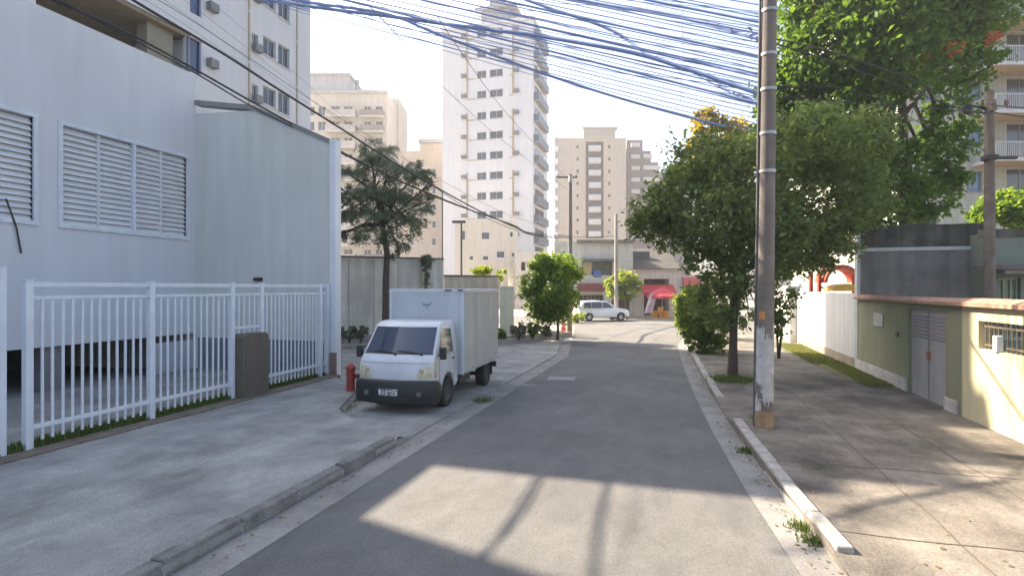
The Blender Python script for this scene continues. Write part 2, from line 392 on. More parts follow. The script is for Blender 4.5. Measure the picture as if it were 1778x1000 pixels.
# low inner wall, plinth and pillars below the overhang
g = MB(); x0_ = PV(262, 600, XB).y
g.box(-.15, 0.0, x0_, YW - .01, 0, .98); g.build('low_wall', mat('pale_low_wall', (.50, .53, .56), rough=.8, streak=.1), ann)
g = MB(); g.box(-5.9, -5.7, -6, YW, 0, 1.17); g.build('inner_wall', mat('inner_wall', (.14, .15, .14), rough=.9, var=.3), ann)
for y in (1.5, 5.2, 8.9): g = MB(); g.box(-.55, -.15, y, y + .4, 0, 1.17); g.build('pillar', mat('pillar', (.2, .21, .22), rough=.8), ann)
g = MB()                                                    # drain pipe and spout
p = PV(8, 345, XB); g.tube([(.04, p.y, p.z), (.06, PV(25, 395, XB).y, PV(25, 395, XB).z), (.05, PV(34, 440, XB).y, PV(34, 440, XB).z)], .018, 6)
g.build('hanging_wire', cable_k, ann)

bw = thing('boundary_wall', 'tall grey green party wall with sloping top and white end pillar', 'wall', (XF, YW, 0))
def P(px, py): return PS(px, py, YW)
k = P(440, 192); e0 = P(338, 183).z; xk = k.x - XF; zk = k.z; ze = P(563, 250).z
g = MB(); prof = [(XB - XF - 6, .0), (0, .0), (0, ze), (xk, zk), (XB - XF - 6, e0)]
g.prism([(x, 0, z) for x, z in prof], (0, .2, 0)); g.build('wall', grey_wall, bw)
g = MB(); prof = [(XB - XF - .01, e0), (xk, zk), (0, ze), (0, ze + .12), (xk, zk + .14), (XB - XF - .01, e0 + .14)]
g.prism([(x, -.04, z) for x, z in prof], (0, .28, 0)); g.build('coping', mat('grey_cap', (.22, .23, .23), rough=.9, var=.15), bw)
g = MB(); g.box(0.0, .20, -.03, .23, 0, ze + .1); g.build('end_pillar', white_p, bw, bevel=.01)
g = MB(); g.box(.02, .24, -.10, -.031, .1, .75); g.build('base_stain', mat('reddish_base', (.24, .17, .15), rough=.9, var=.3, scale=6), bw)
g = MB(); g.box(-4.5, -.02, -.012, -.002, 0, 1.05); g.build('lower_band', mat('slate_band', (.17, .20, .25), rough=.85, var=.12, streak=.2), bw)  # bluish dark band on the lower part of the wall
g = MB(); q = P(450, 485); g.box(q.x - XF - .12, q.x - XF + .12, -.1, -.002, q.z - .05, q.z + .05); g.build('junction_box', black_pl, bw)

# railings
fen = thing('railing_fence', 'white metal bar fence in front of the pale blue building', 'fence', (XF, 0, 0))
posts = [PV(px, 600, XF).y for px in (48, 262, 402, 453, 555)]
FZ0, FZ1, FZ2, FT = .17, .47, 2.36, 2.57
def bar_mesh(zb, zt, w_=.034, d=.022):
    m = MB(); m.box(-d / 2, d / 2, -w_ / 2, w_ / 2, zb, zt); return m
pm = None
for y in posts + [12.72]:
    if pm is None: m = MB(); m.box(-.05, .05, -.05, .05, .05, FT + .03); m.box(-.056, .056, -.056, .056, FT + .03, FT + .05); pm = m.build('post', white_m, fen, bevel=.006); pm.location = (0, y, 0)
    else: copy_part(pm, fen, (0, y, 0))
yl = [posts[0], posts[1], posts[2], posts[3], 12.72]
bar = None; barS = None
for i in range(4):
    a, b = yl[i] + .05, yl[i + 1] - .05
    r = MB(); r.box(-.03, .03, a, b, FT - .05, FT + .02); r.build('top_rail', white_m, fen)
    r = MB(); r.box(-.02, .02, a, b, FZ2 - .025, FZ2 + .025); r.build('upper_rail', white_m, fen)
    if i != 2: r = MB(); r.box(-.022, .022, a, b, FZ1 - .03, FZ1 + .03); r.build('lower_rail', white_m, fen)
    else: r = MB(); r.box(-.022, .022, a, b, 1.62, 1.67); r.build('middle_rail', white_m, fen)
    n = max(2, round((b - a) / .142))
    for j in range(1, n):
        y = a + (b - a) * j / n
        if i == 2:
            if barS is None: barS = bar_mesh(1.45, FZ2 - .0249).build('bar', white_m, fen); barS.location = (0, y, 0)
            else: copy_part(barS, fen, (0, y, 0))
        else:
            if bar is None: bar = bar_mesh(.26, FZ2 - .0249).build('bar', white_m, fen); bar.location = (0, y, 0)
            else: c_ = copy_part(bar, fen, (random.uniform(-.003, .003), y + random.uniform(-.004, .004), 0)); c_.rotation_euler = (random.uniform(-.003, .003), 0, random.uniform(-.06, .06))
gate = thing('entrance_gate', 'taller white barred gate at the near end of the railings', 'gate', (XF, posts[0] - .3, 0))
gy = -3.2; zt = PV(38, 464, XF).z
for y in (-.02, gy): m = MB(); m.box(-.04, .04, y - .04, y + .04, .08, zt); m.build('post', white_m, gate, bevel=.005)
m = MB(); m.box(-.035, .035, gy + .04, -.06, zt - .07, zt - .001); m.box(-.03, .03, gy + .04, -.06, FT - .07, FT); m.box(-.022, .022, gy + .04, -.06, FZ1 - .06, FZ1); m.build('frame', white_m, gate)
gb = None
for j in range(1, 21):
    y = -.06 + (gy + .1) * j / 21
    if gb is None: gb = bar_mesh(.24, FT - .071).build('bar', white_m, gate); gb.location = (0, y, 0)
    else: copy_part(gb, gate, (0, y, 0))
mb_ = thing('meter_cabinet', 'brown grey meter cabinet with rounded top set in the fence gap', 'cabinet', (XF + .06, (posts[2] + posts[3]) / 2 + .02, .1))
hw = (posts[3] - posts[2]) / 2 - .045; m = MB(); ztop = 1.42
m.prism([(-.12, -hw, 0), (-.12, hw, 0), (-.12, hw, ztop - .08), (-.12, hw - .05, ztop - .02), (-.12, hw - .12, ztop), (-.12, -hw + .12, ztop), (-.12, -hw + .05, ztop - .02), (-.12, -hw, ztop - .08)], (.3, 0, 0))
m.build('body', mat('cabinet_brown', (.125, .112, .088), rough=.85, var=.12, scale=3, streak=.1), mb_, bevel=.012)
m = MB(); m.box(.181, .19, -hw + .07, hw - .07, .25, 1.2); m.build('door', mat('cabinet_door', (.115, .10, .08), rough=.8, var=.1), mb_, bevel=.003)

# hydrant / red bollard
p = G(609, 681, .1)
hy = thing('fire_hydrant', 'short red fire hydrant on the pavement beside the parked van', 'hydrant', (p.x, p.y, .10))
m = MB(); m.lathe([(0, 0), (.13, 0), (.13, .04), (.095, .05), (.095, .52), (.115, .53), (.115, .57), (.08, .62), (.03, .66), (0, .665)], n=20); m.build('barrel', red_p, hy)
m = MB(); m.lathe([(0, .2), (.05, .2), (.05, .09), (.0, .09)][::-1], (0, 0, .38), 12, 'x'); m.lathe([(0, .09), (.05, .09), (.05, .18), (.035, .2), (0, .2)], (0, 0, .38), 12, 'x'); m.build('outlet', mat('dark_red', (.2, .04, .035), rough=.6), hy)

# ------------------------------------------------------------------ buildings
def window(parent, a, b, c, d, rev=.15, frame=white_p, pane=wglass, name='window', T=None, mull=1, sill=True):
    y = rev * .55; t = .05; m = MB(T)
    m.box(a + .001, b - .001, y, y + .05, c + .001, c + t); m.box(a + .001, b - .001, y, y + .05, d - t, d - .001)
    m.box(a + .001, a + t, y, y + .05, c + t, d - t); m.box(b - t, b - .001, y, y + .05, c + t, d - t)
    for k in range(mull):
        x = a + (b - a) * (k + 1) / (mull + 1); m.box(x - .022, x + .022, y - .004, y + .05, c + t, d - t)
    if sill: m.box(a - .06, b + .06, -.07, -.002, c - .09, c - .01)
    o = m.build(name, frame, parent)
    g2 = MB(T); g2.quad((a + .01, y + .03, c + .01), (b - .01, y + .03, c + .01), (b - .01, y + .03, d - .01), (a + .01, y + .03, d - .01)); g2.build('pane', pane, o)
    return o

# white block of flats behind the annex (long face along the street) --------------------------------
XT = -22.; ST = 29.4
ap = thing('apartment_block', 'tall white apartment block rising behind the pale blue building', 'building', (XT, 0, 0))
sA = PV(330, 60, XT).y
def WZ(px, py): return PV(px, py, XT).z
storey = 2.85; base_z = [WZ(467, 170), WZ(467, 85)]
h1, h2 = base_z[0], base_z[1]; storey = h2 - h1
holes = []; wins = []
cA = PV(468, 85, XT).y; cB = PV(493, 105, XT).y; cD = PV(337, 115, XT).y; cE = PV(443, 70, XT).y
for k in range(-1, 4):
    z = h1 + storey * k
    for cy_, w_, hh, ty in ((cA, .5, .5, 0), (cB, .48, .6, 0), (cE, .22, .3, 0), (cD, .42, .8, 1)):
        zz = z + (storey * .02 if ty == 0 else .35)
        h = (cy_ - w_, cy_ + w_, zz - hh, zz + hh)
        if ty == 1 and k < 0: continue
        if ty == 1: pass
        holes.append(h); wins.append((h, ty))
g = MB(S90); facade(g, sA, ST, 0.2, 20.5, holes, .22)
g.quad((sA, 0, 0.2), (sA, 0, 14.4), (sA, 12, 14.4), (sA, 12, 0.2)); g.quad((ST, 0, .2), (ST, 0, 20.5), (ST, 12, 20.5), (ST, 12, .2)); g.quad((ST, 0, 20.5), (ST, 0, 33), (ST, 3.2, 33), (ST, 3.2, 20.5))
# upper storeys, their unseen end stepped to shape the sunlit road band
for (s0, z0, z1) in ((12.8, 14.5, 16.5), (13.8, 16.5, 20.5), (14.8, 20.5, 21.8), (16.2, 21.8, 22.6), (18.9, 22.6, 23.8), (20.2, 23.8, 33)):
    z1 = z1; s1 = sA if z1 <= 20.5 or z0 < 20.5 else ST
    if z0 < 20.5 <= z1:
        g.quad((s0, 0, z0), (sA, 0, z0), (sA, 0, z1), (s0, 0, z1)); g.quad((sA, 0, 20.5), (ST, 0, 20.5), (ST, 0, z1), (sA, 0, z1))
    elif z0 >= 20.5: g.quad((s0, 0, z0), (ST, 0, z0), (ST, 0, z1), (s0, 0, z1))
    else: g.quad((s0, 0, z0), (sA, 0, z0), (sA, 0, z1), (s0, 0, z1))
    D_ = 12 if z0 < 20.5 else 3.2; g.quad((s0, 0, z0), (s0, 0, z1), (s0, D_, z1), (s0, D_, z0)); g.quad((s0, 0, z1), (s0 + 2.2, 0, z1), (s0 + 2.2, D_, z1), (s0, D_, z1))
    if z0 < 20.5 <= z1: g.quad((s0, 3.2, z1), (ST, 3.2, z1), (ST, 12, z1), (s0, 12, z1))
    if z0 >= 20.5: g.quad((s0, D_, z0), (ST, D_, z0), (ST, D_, z1), (s0, D_, z1))
g.quad((20.2, 0, 33), (ST, 0, 33), (ST, 3.2, 33), (20.2, 3.2, 33)); g.quad((12.8, 12, 14.5), (ST, 12, 14.5), (ST, 12, 19.4), (12.8, 12, 19.4)); g.quad((14, 12, .2), (ST, 12, .2), (ST, 12, 14.5), (14, 12, 14.5)); g.quad((12.8, 12, 19.4), (ST, 12, 19.4), (ST, 12, 20.5), (12.8, 12, 20.5))
g.build('wall', mat('flats_white', (.55, .56, .60), rough=.8, var=.04, scale=.3, streak=.06), ap)
for h, ty in wins: window(ap, *h, rev=.22, pane=bglass if ty else wglass, T=S90, mull=0 if ty else 1, frame=(bglass if ty else rail_m), sill=not ty, name='window')
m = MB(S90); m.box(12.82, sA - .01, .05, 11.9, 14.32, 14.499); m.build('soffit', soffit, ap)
m = MB(S90)
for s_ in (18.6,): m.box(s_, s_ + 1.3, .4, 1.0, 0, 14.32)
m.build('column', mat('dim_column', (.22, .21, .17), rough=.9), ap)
m = MB(S90); m.box(14.1, sA - .02, 6.0, 6.2, 0, 14.32); m.build('recessed_wall', mat('recess_white', (.55, .54, .50), rough=.8), ap)
m = MB(S90)
for k in range(-1, 4):
    z = h1 + storey * k
    m.box(cA - 1.6, cA - 1.52, -.06, -.003, z - 1.3, z + 1.35); m.box(cB + 1.1, cB + 1.18, -.06, -.003, z - 1.3, z + 1.35)
m.build('drain_pipe', mat('pipe_ochre', (.45, .36, .2), rough=.7), ap)
for k in range(-1, 4):
    z = h1 + storey * k
    for ya_, zb_ in ((cA - 1.35, z - .65), (cD + .7, z + .1)): m = MB(S90); m.box(ya_, ya_ + .5, -.32, -.003, zb_, zb_ + .4); m.build('air_conditioner', mat('ac_grey', (.18, .19, .2), rough=.7), ap)
lb = thing('low_wing', 'plain pale wing between the blue building and the white flats', 'building', (XT, 0, 0))
m = MB(S90); facade(m, 10.8, 13.95, 0, 14.0, [(11.6, 13.2, 10.6, 12.0)], .2); m.quad((10.8, 0, 14), (13.95, 0, 14), (13.95, 12, 14), (10.8, 12, 14)); m.quad((10.8, 0, 0), (10.8, 12, 0), (10.8, 12, 14), (10.8, 0, 14)); m.quad((13.95, 0, 0), (13.95, 12, 0), (13.95, 12, 14), (13.95, 0, 14)); m.build('wall', grey_wall, lb)
window(lb, 11.6, 13.2, 10.6, 12.0, rev=.2, T=S90)
# unseen block added outside the frame to cast shade on the near road
nb = thing('unseen_shade_block', 'tall pale block added outside the frame to shade the near road', 'building', (XT, 0, 0))
holes = [(y, y + 1.5, z, z + 1.2) for y in (-18, -13, -8, -3, 2, 6) for z in range(4, 27, 3)]
m = MB(S90); shell(m, -24, 10.5, 0, 30, 12, holes, .2); m.build('wall', tower_w, nb)

# centre white tower --------------------------------------------------------------------------------
TS = 77.5; tl = PS(768, 500, TS).x; trr = PS(925, 500, TS).x; tz = PS(850, 42, TS).z; T0 = tl
tw = thing('white_tower', 'tall white tower with twin windows and ochre pipes in the middle', 'building', (tl, TS, 0))
W_ = trr - tl; rows = [57, 92, 128, 163, 200, 235, 270, 305, 340, 373, 408, 440]
holes = []; rowz = []
for i, ry in enumerate(rows):
    z = PS(850, ry, TS).z; rowz.append(z)
    for fx, hw_ in ((.446, .72), (.608, 1.02)):
        cx_ = W_ * fx; holes.append((cx_ - hw_, cx_ + hw_, z - .55, z + .55))
m = MB(); shell(m, 0, W_, 0, tz, 9.5, holes, .25); m.build('wall', tower_w, tw)
fr0 = {}
for h in holes:
    k_ = round((h[1] - h[0]) / 2, 2); c_ = ((h[0] + h[1]) / 2, 0, (h[2] + h[3]) / 2)
    if k_ not in fr0: fr0[k_] = window(tw, -k_, k_, -.55, .55, rev=.25, frame=rail_m); fr0[k_].location = c_
    else: copy_part(fr0[k_], tw, c_)
for (ra, rb) in ((0, 3), (4, 6), (7, 9)):
    for fx in (.285, .79):
        m = MB(); x = W_ * fx; m.box(x - .09, x + .09, -.14, -.003, rowz[rb] - .3, rowz[ra] + .6)
        m.build('drain_pipe', tan, tw)
m = MB()
for z in rowz: m.box(W_ * .285, W_ * .38, -.06, -.003, z - .62, z - .5); m.box(W_ * .75, W_ * .79, -.06, -.003, z - .62, z - .5)
m.build('sill_band', tan, tw)
acm = None
for i, z in enumerate(rowz):
    for fx in (.25, .83):
        if acm is None: q = MB(); q.box(-.35, .35, -.4, -.003, -.25, .25); acm = q.build('air_conditioner', mat('ac_grey', (.18, .19, .2)), tw); acm.location = (W_ * fx, 0, z)
        else: copy_part(acm, tw, (W_ * fx, 0, z))
# plinth floors in beige, roof house and antenna frames
m = MB(); m.box(-.12, W_ + .12, -.12, 9.6, 0, PS(850, 385, TS).z); holes_z = PS(850, 385, TS).z
# balconies on the right flank
balc = None; SB = (1, 4.3, 7.6)
for i in range(len(rows)):
    z = rowz[i] - 1.2
    if balc is None:
        q = MB(); q.box(0.003, .75, .8, 7.4, -.18, 0); balc = q.build('balcony', mat('slab_grey', (.30, .30, .32)), tw); balc.location = (W_, 0, z)
        q = MB(); q.box(.69, .75, .8, 7.4, .001, 1.0); q.box(.003, .69, .8, .86, .001, 1.0); q.box(.003, .69, 7.34, 7.4, .001, 1.0); q.build('railing', mat('smoky_rail', (.13, .145, .17), rough=.4), balc)
        q = MB(); q.box(.004, .05, 1.4, 6.8, .001, 2.2); q.build('sliding_door', wglass, balc)
    else: copy_part(balc, tw, (W_, 0, z))
m = MB(); m.box(W_ * .42, W_ * .72, 1, 5, tz, tz + 2.6); m.box(W_ * .36, W_ * .8, .4, 6, tz + 2.6, tz + 2.9); m.box(W_ * .5, W_ * .62, 1.5, 4, tz + 2.9, tz + 5.2); m.build('roof_house', mat('roof_grey', (.36, .35, .35), rough=.9, var=.2), tw)
m = MB(); m.box(-.15, W_ + .15, -.15, .1, tz - .25, tz + .25); m.box(-.15, .1, .1, 9.6, tz - .25, tz + .25); m.box(W_ - .1, W_ + .15, .1, 9.6, tz - .25, tz + .25); m.build('parapet', tower_w, tw)
m = MB()
for x, h in ((W_ * .45, 4), (W_ * .55, 6.4), (W_ * .68, 3.6)): m.tube([(x, 2, tz + 2), (x, 2, tz + 2 + h)], .05, 5)
m.build('antenna', steel, tw)
# stepped beige podium block in front of the tower
Ys = 70.
pod = thing('podium_building', 'low beige block with small windows at the foot of the white tower', 'building', (0, 0, 0), TH)
def FX(px, Y): return (px - 889) / F * Y
def FZ(py, Y): return CZ + (500 - py) / F * Y
m = MB(Matrix.Translation((0, Ys, 0)))
hl = [(FX(a, Ys), FX(b, Ys), FZ(c, Ys), FZ(d, Ys)) for a, b, c, d in ((802, 808, 417, 400), (836, 850, 416, 403), (885, 891, 412, 402), (862, 876, 448, 436), (838, 848, 452, 444), (888, 894, 446, 438), (815, 822, 452, 444))]
shell(m, FX(790, Ys), FX(899, Ys), 0, FZ(383, Ys), 5, hl, .2); m.build('wall', cream, pod)
for h in hl: window(pod, *h, rev=.2, T=Matrix.Translation((0, Ys, 0)), mull=0)
pod2 = thing('podium_annex', 'plain pale block right of the tower foot behind the green tree', 'building', (0, 0, 0), TH)
Y2 = 66.; m = MB(Matrix.Translation((0, Y2, 0))); shell(m, FX(895, Y2), FX(962, Y2), 0, FZ(437, Y2), 5, [(FX(905, Y2), FX(912, Y2), FZ(470, Y2), FZ(455, Y2))], .2); m.build('wall', mat('pale_pink_render', (.55, .5, .46), streak=.1), pod2)

# left far apartment building (cream, balconies) ---------------------------------------------------
Yc_ = 95.
ca = thing('cream_apartments', 'cream apartment building with balconies behind the grey green tree', 'building', (0, 0, 0), TH)
TM = Matrix.Translation((0, Yc_, 0)); rws = [192, 218, 246, 274, 302, 330, 358, 386, 414, 440]
hl = []
for ry in rws:
    z = FZ(ry, Yc_)
    for a, b in ((528, 546), (552, 566), (575, 590), (597, 612), (632, 644), (652, 664)): hl.append((FX(a, Yc_), FX(b, Yc_), z - .9, z + .7))
m = MB(TM); shell(m, FX(500, Yc_), FX(672, Yc_), 0, FZ(160, Yc_), 14, hl, .25); m.build('wall', cream, ca)
w0 = {}
for h in hl:
    key = round(h[1] - h[0], 2)
    if key not in w0:
        w0[key] = window(ca, -key / 2, key / 2, -.8, .8, rev=.25, T=None, mull=1); w0[key].location = ((h[0] + h[1]) / 2, Yc_, (h[2] + h[3]) / 2)
    else: copy_part(w0[key], ca, ((h[0] + h[1]) / 2, Yc_, (h[2] + h[3]) / 2))
b0_ = None
for ry in rws:
    z = FZ(ry, Yc_) - 1.25
    if b0_ is None:
        xa, xb = FX(569, Yc_), FX(620, Yc_)
        q = MB(); q.box(xa, xb, -1.5, -.003, -.2, 0); b0_ = q.build('balcony', mat('balcony_slab', (.6, .58, .56)), ca); b0_.location = (0, Yc_, z)
        q = MB(); q.box(xa, xb, -1.5, -1.42, .001, 1.0); q.box(xa, xa + .08, -1.42, -.003, .001, 1.0); q.box(xb - .08, xb, -1.42, -.003, .001, 1.0); q.build('railing', mat('pinkish_rail', (.46, .41, .38), var=.15), b0_)
    else: copy_part(b0_, ca, (0, Yc_, z))
b1_ = None
for ry in rws:
    z = FZ(ry, Yc_) - 1.25
    if b1_ is None:
        xa, xb = FX(628, Yc_), FX(668, Yc_)
        q = MB(); q.box(xa, xb, -1.3, -.003, -.2, 0); b1_ = q.build('balcony', mat('balcony_slab', (.6, .58, .56)), ca); b1_.location = (0, Yc_, z)
        q = MB(); q.box(xa, xb, -1.3, -1.22, .001, 1.0); q.box(xa, xa + .08, -1.22, -.003, .001, 1.0); q.box(xb - .08, xb, -1.22, -.003, .001, 1.0); q.build('railing', mat('bronze_rail', (.26, .22, .20), var=.15), b1_)
    else: copy_part(b1_, ca, (0, Yc_, z))
m = MB(TM); m.box(FX(500, Yc_), FX(602, Yc_), 1, 10, FZ(160, Yc_), FZ(128, Yc_)); m.box(FX(500, Yc_), FX(606, Yc_), .6, 10.4, FZ(128, Yc_), FZ(124, Yc_)); m.box(FX(608, Yc_), FX(668, Yc_), .6, 9, FZ(160, Yc_), FZ(154, Yc_))
m.box(FX(500, Yc_), FX(674, Yc_), -.4, -.003, FZ(163, Yc_), FZ(159, Yc_)); m.build('roof_house', mat('roof_pale', (.5, .5, .5), streak=.2), ca)
m = MB(TM); m.tube([(FX(612, Yc_), 3, FZ(160, Yc_)), (FX(612, Yc_), 3, FZ(128, Yc_))], .35, 6); m.build('chimney', steel, ca)
cb = thing('cream_apartments_wing', 'narrow cream wing with small balconies right of the cream apartments', 'building', (0, 0, 0), TH)
Yd = 103.; m = MB(Matrix.Translation((0, Yd, 0))); hl = [(FX(676, Yd), FX(682, Yd), FZ(r_, Yd) - .8, FZ(r_, Yd) + .8) for r_ in rws]
shell(m, FX(670, Yd), FX(693, Yd), 0, FZ(172, Yd), 8, hl, .2); m.build('wall', cream, cb)
for h in hl: window(cb, *h, rev=.2, T=Matrix.Translation((0, Yd, 0)), mull=0)
# beige building left of the tower
bb = thing('beige_block', 'plain beige block with stepped roof left of the white tower', 'building', (0, 0, 0), TH)
Ye = 90.; TE = Matrix.Translation((0, Ye, 0)); hl = [(FX(a, Ye), FX(a + 7, Ye), FZ(r_, Ye) - .6, FZ(r_, Ye) + .6) for r_ in (300, 330, 360, 390, 420) for a in (712, 750)]
m = MB(TE); shell(m, FX(697, Ye), FX(775, Ye), 0, FZ(262, Ye), 8, hl, .2); m.box(FX(728, Ye), FX(775, Ye), .5, 7.5, FZ(262, Ye), FZ(247, Ye)); m.build('wall', beige, bb)
for h in hl: window(bb, *h, rev=.2, T=TE, mull=0)
m = MB(TE); m.box(FX(726, Ye), FX(777, Ye), .2, 7.8, FZ(247, Ye), FZ(241, Ye)); m.build('roof_slab', mat('roof_grey', (.36, .35, .35)), bb)

# right-centre beige tower with a column of balconies ---------------------------------------------
Yf = 136.; TF = Matrix.Translation((0, Yf, 0))
bt = thing('beige_tower', 'beige tower with one central column of balconies above the shops', 'building', (0, 0, 0), TH)
m = MB(TF); rr_ = [255 + 21.2 * i for i in range(8)]
hl = [(FX(1017, Yf), FX(1048, Yf), FZ(414, Yf), FZ(246, Yf))] + [(FX(a, Yf), FX(a + 4, Yf), FZ(r_ + 3, Yf), FZ(r_ - 3, Yf)) for r_ in rr_ for a in (1001, 1056)]
shell(m, FX(970, Yf), FX(1087, Yf), 0, FZ(240, Yf), 12, hl, .9); m.box(FX(1013, Yf), FX(1068, Yf), -.2, 9, FZ(240, Yf), FZ(236, Yf)); m.build('wall', beige, bt)
b0_ = None
for r_ in rr_:
    if b0_ is None:
        q = MB(); z0 = 0; q.box(FX(1022, Yf), FX(1043, Yf), -.5, .8, 0, 1.35); b0_ = q.build('balcony', mat('balcony_pale', (.55, .53, .52)), bt); b0_.location = (0, Yf, FZ(r_ + 8, Yf))
        q = MB(); q.quad((FX(1022, Yf), .85, 0.01), (FX(1043, Yf), .85, 0.01), (FX(1043, Yf), .85, 2.2), (FX(1022, Yf), .85, 2.2)); q.build('sliding_door', wglass, b0_)
    else: copy_part(b0_, bt, (0, Yf, FZ(r_ + 8, Yf)))
sm = None
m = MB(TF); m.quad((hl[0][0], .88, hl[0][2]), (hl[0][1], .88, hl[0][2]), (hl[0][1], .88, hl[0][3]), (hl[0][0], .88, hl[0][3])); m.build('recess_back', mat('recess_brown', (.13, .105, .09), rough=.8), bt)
for h in hl[1:]:
    if sm is None: sm = window(bt, -.28, .28, -.42, .42, rev=.9, mull=0, sill=False); sm.location = ((h[0] + h[1]) / 2, Yf, (h[2] + h[3]) / 2)
    else: copy_part(sm, bt, ((h[0] + h[1]) / 2, Yf, (h[2] + h[3]) / 2))
m = MB(TF); m.box(FX(1013, Yf), FX(1068, Yf), 0, 8, FZ(236, Yf), FZ(224, Yf)); m.box(FX(1011, Yf), FX(1072, Yf), -.3, 8.3, FZ(224, Yf), FZ(221, Yf)); m.build('roof_house', mat('roof_warm', (.42, .38, .33)), bt)
m = MB(TF); m.box(FX(963, Yf), FX(970, Yf) - .01, .5, 9, 0, FZ(238, Yf)); m.build('stair_shaft', mat('shaft_grey', (.35, .34, .35)), bt)
q0 = None
for r_ in rr_:
    if q0 is None: q = MB(); q.box(FX(961, Yf), FX(969, Yf), -.6, .49, 0, 1.1); q0 = q.build('side_balcony', white_p, bt); q0.location = (0, Yf, FZ(r_ + 8, Yf))
    else: copy_part(q0, bt, (0, Yf, FZ(r_ + 8, Yf)))
# its darker balconied neighbour going away to the right
Yg = 142.; bn = thing('stepped_block', 'brownish block with stacked balconies stepping down behind the dark tree', 'building', (0, 0, 0), TH)
steps = [(1088, 1116, 243), (1116, 1130, 262), (1130, 1143, 282), (1143, 1200, 300)]
m = MB(Matrix.Translation((0, Yg, 0)))
for a, b, t in steps: m.box(FX(a, Yg), FX(b, Yg) - .01, 0, 10, 0, FZ(t, Yg))
m.build('wall', mat('brown_render', (.24, .20, .19), streak=.1), bn)
q0 = None
for a, b, t in steps[:3]:
    r_ = t + 14
    while r_ < 430:
        if q0 is None:
            q = MB(); q.box(-1.1, 1.1, -1.2, -.003, 0, 1.0); q0 = q.build('balcony', mat('balcony_pale', (.55, .53, .52)), bn); q0.location = (FX((a + b) / 2, Yg), Yg, FZ(r_, Yg))
        else: copy_part(q0, bn, (FX((a + b) / 2, Yg), Yg, FZ(r_, Yg)))
        r_ += 20

# shops across the end of the street ----------------------------------------------------------------
Yh = 48.; TH_ = Matrix.Translation((0, Yh, 0))
sh = thing('shop_building', 'two storey whitish shop building with dark red fascia at the street end', 'shop', (0, 0, 0), TH)
def q4(a, b, c, d, Y=Yh): return (FX(a, Y), FX(b, Y), FZ(d, Y), FZ(c, Y))
hl = [q4(1010, 1064, 452, 478), q4(1004, 1048, 512, 546), q4(1062, 1094, 512, 548)]
m = MB(TH_); shell(m, FX(962, Yh), FX(1099, Yh), 0, FZ(419, Yh), 8, hl, .5); m.build('wall', mat('shop_white', (.52, .51, .48), rough=.85, streak=.15), sh)
m = MB(TH_); m.box(FX(1000, Yh), FX(1100, Yh), -.35, -.003, FZ(422, Yh), FZ(417, Yh)); m.build('cornice', cap_dark, sh)
for i, h in enumerate(hl):
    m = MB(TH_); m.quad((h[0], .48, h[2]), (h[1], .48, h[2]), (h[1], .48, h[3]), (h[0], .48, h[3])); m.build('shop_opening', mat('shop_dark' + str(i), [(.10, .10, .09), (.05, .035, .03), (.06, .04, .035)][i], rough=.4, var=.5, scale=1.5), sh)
m = MB(TH_); m.box(FX(1008, Yh), FX(1068, Yh), -.7, -.003, FZ(454, Yh), FZ(450, Yh)); m.build('canopy', mat('canopy_dark', (.10, .12, .14)), sh)
m = MB(TH_); m.box(FX(1012, Yh), FX(1028, Yh), .2, .4, FZ(478, Yh), FZ(455, Yh)); m.build('yellow_panel', mat('ochre_panel', (.45, .38, .22)), sh)
m = MB(TH_); m.box(FX(1030, Yh), FX(1044, Yh), .0, .3, FZ(482, Yh), FZ(470, Yh)); m.build('blue_panel', mat('blue_panel', (.06, .14, .4)), sh)
m = MB(TH_); m.box(FX(1003, Yh), FX(1050, Yh), -.5, -.003, FZ(506, Yh), FZ(492, Yh)); m.build('red_fascia', mat('maroon', (.17, .045, .055), rough=.6, var=.2), sh)
m = MB(TH_)
for a in range(1006, 1048, 7): m.box(FX(a, Yh), FX(a + 1.2, Yh), .3, .4, 0, FZ(512, Yh))
m.build('shutter_post', mat('dull_post', (.2, .19, .2)), sh)
s2 = thing('dark_roofed_shop', 'single storey shop with dark roof and pale band behind the red parasol', 'shop', (0, 0, 0), TH)
hl = [q4(1118, 1162, 484, 548)]
m = MB(TH_); shell(m, FX(1099.5, Yh), FX(1184, Yh), 0, FZ(467, Yh), 8, hl, 1.5); m.build('wall', mat('pinkish_white', (.52, .47, .45), streak=.15), s2)
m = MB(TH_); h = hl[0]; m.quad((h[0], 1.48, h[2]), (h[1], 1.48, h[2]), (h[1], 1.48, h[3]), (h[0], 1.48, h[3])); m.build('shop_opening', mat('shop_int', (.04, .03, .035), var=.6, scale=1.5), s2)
m = MB(TH_); m.prism([(FX(1099.5, Yh), -.4, FZ(466.5, Yh)), (FX(1099.5, Yh), 7, FZ(466.5, Yh)), (FX(1099.5, Yh), 7, FZ(425, Yh)), (FX(1099.5, Yh), 5, FZ(425, Yh))], (FX(1184, Yh) - FX(1099.5, Yh), 0, 0)); m.build('roof', mat('roof_dark', (.07, .065, .06), rough=.9, var=.35, scale=1.5), s2)
m = MB(TH_); m.box(FX(1104, Yh), FX(1138, Yh), 2.0, 2.5, FZ(452, Yh), FZ(434, Yh)); m.build('dormer', mat('slate_dormer', (.06, .07, .09)), s2)
m = MB(TH_); m.lathe([(0, -.28), (.2, -.2), (.28, 0), (.2, .2), (0, .28)], (FX(1152, Yh), 2.2, FZ(421, Yh)), 12); m.build('water_tank', white_p, s2)
s3 = thing('pink_shop', 'small pink shop with red panels beside the round shrub', 'shop', (0, 0, 0), TH)
hl = [q4(1196, 1214, 500, 545)]
m = MB(TH_); shell(m, FX(1184.5, Yh), FX(1236, Yh), 0, FZ(478, Yh), 7, hl, .4); m.build('wall', mat('pink_render', (.58, .36, .37), streak=.12), s3)
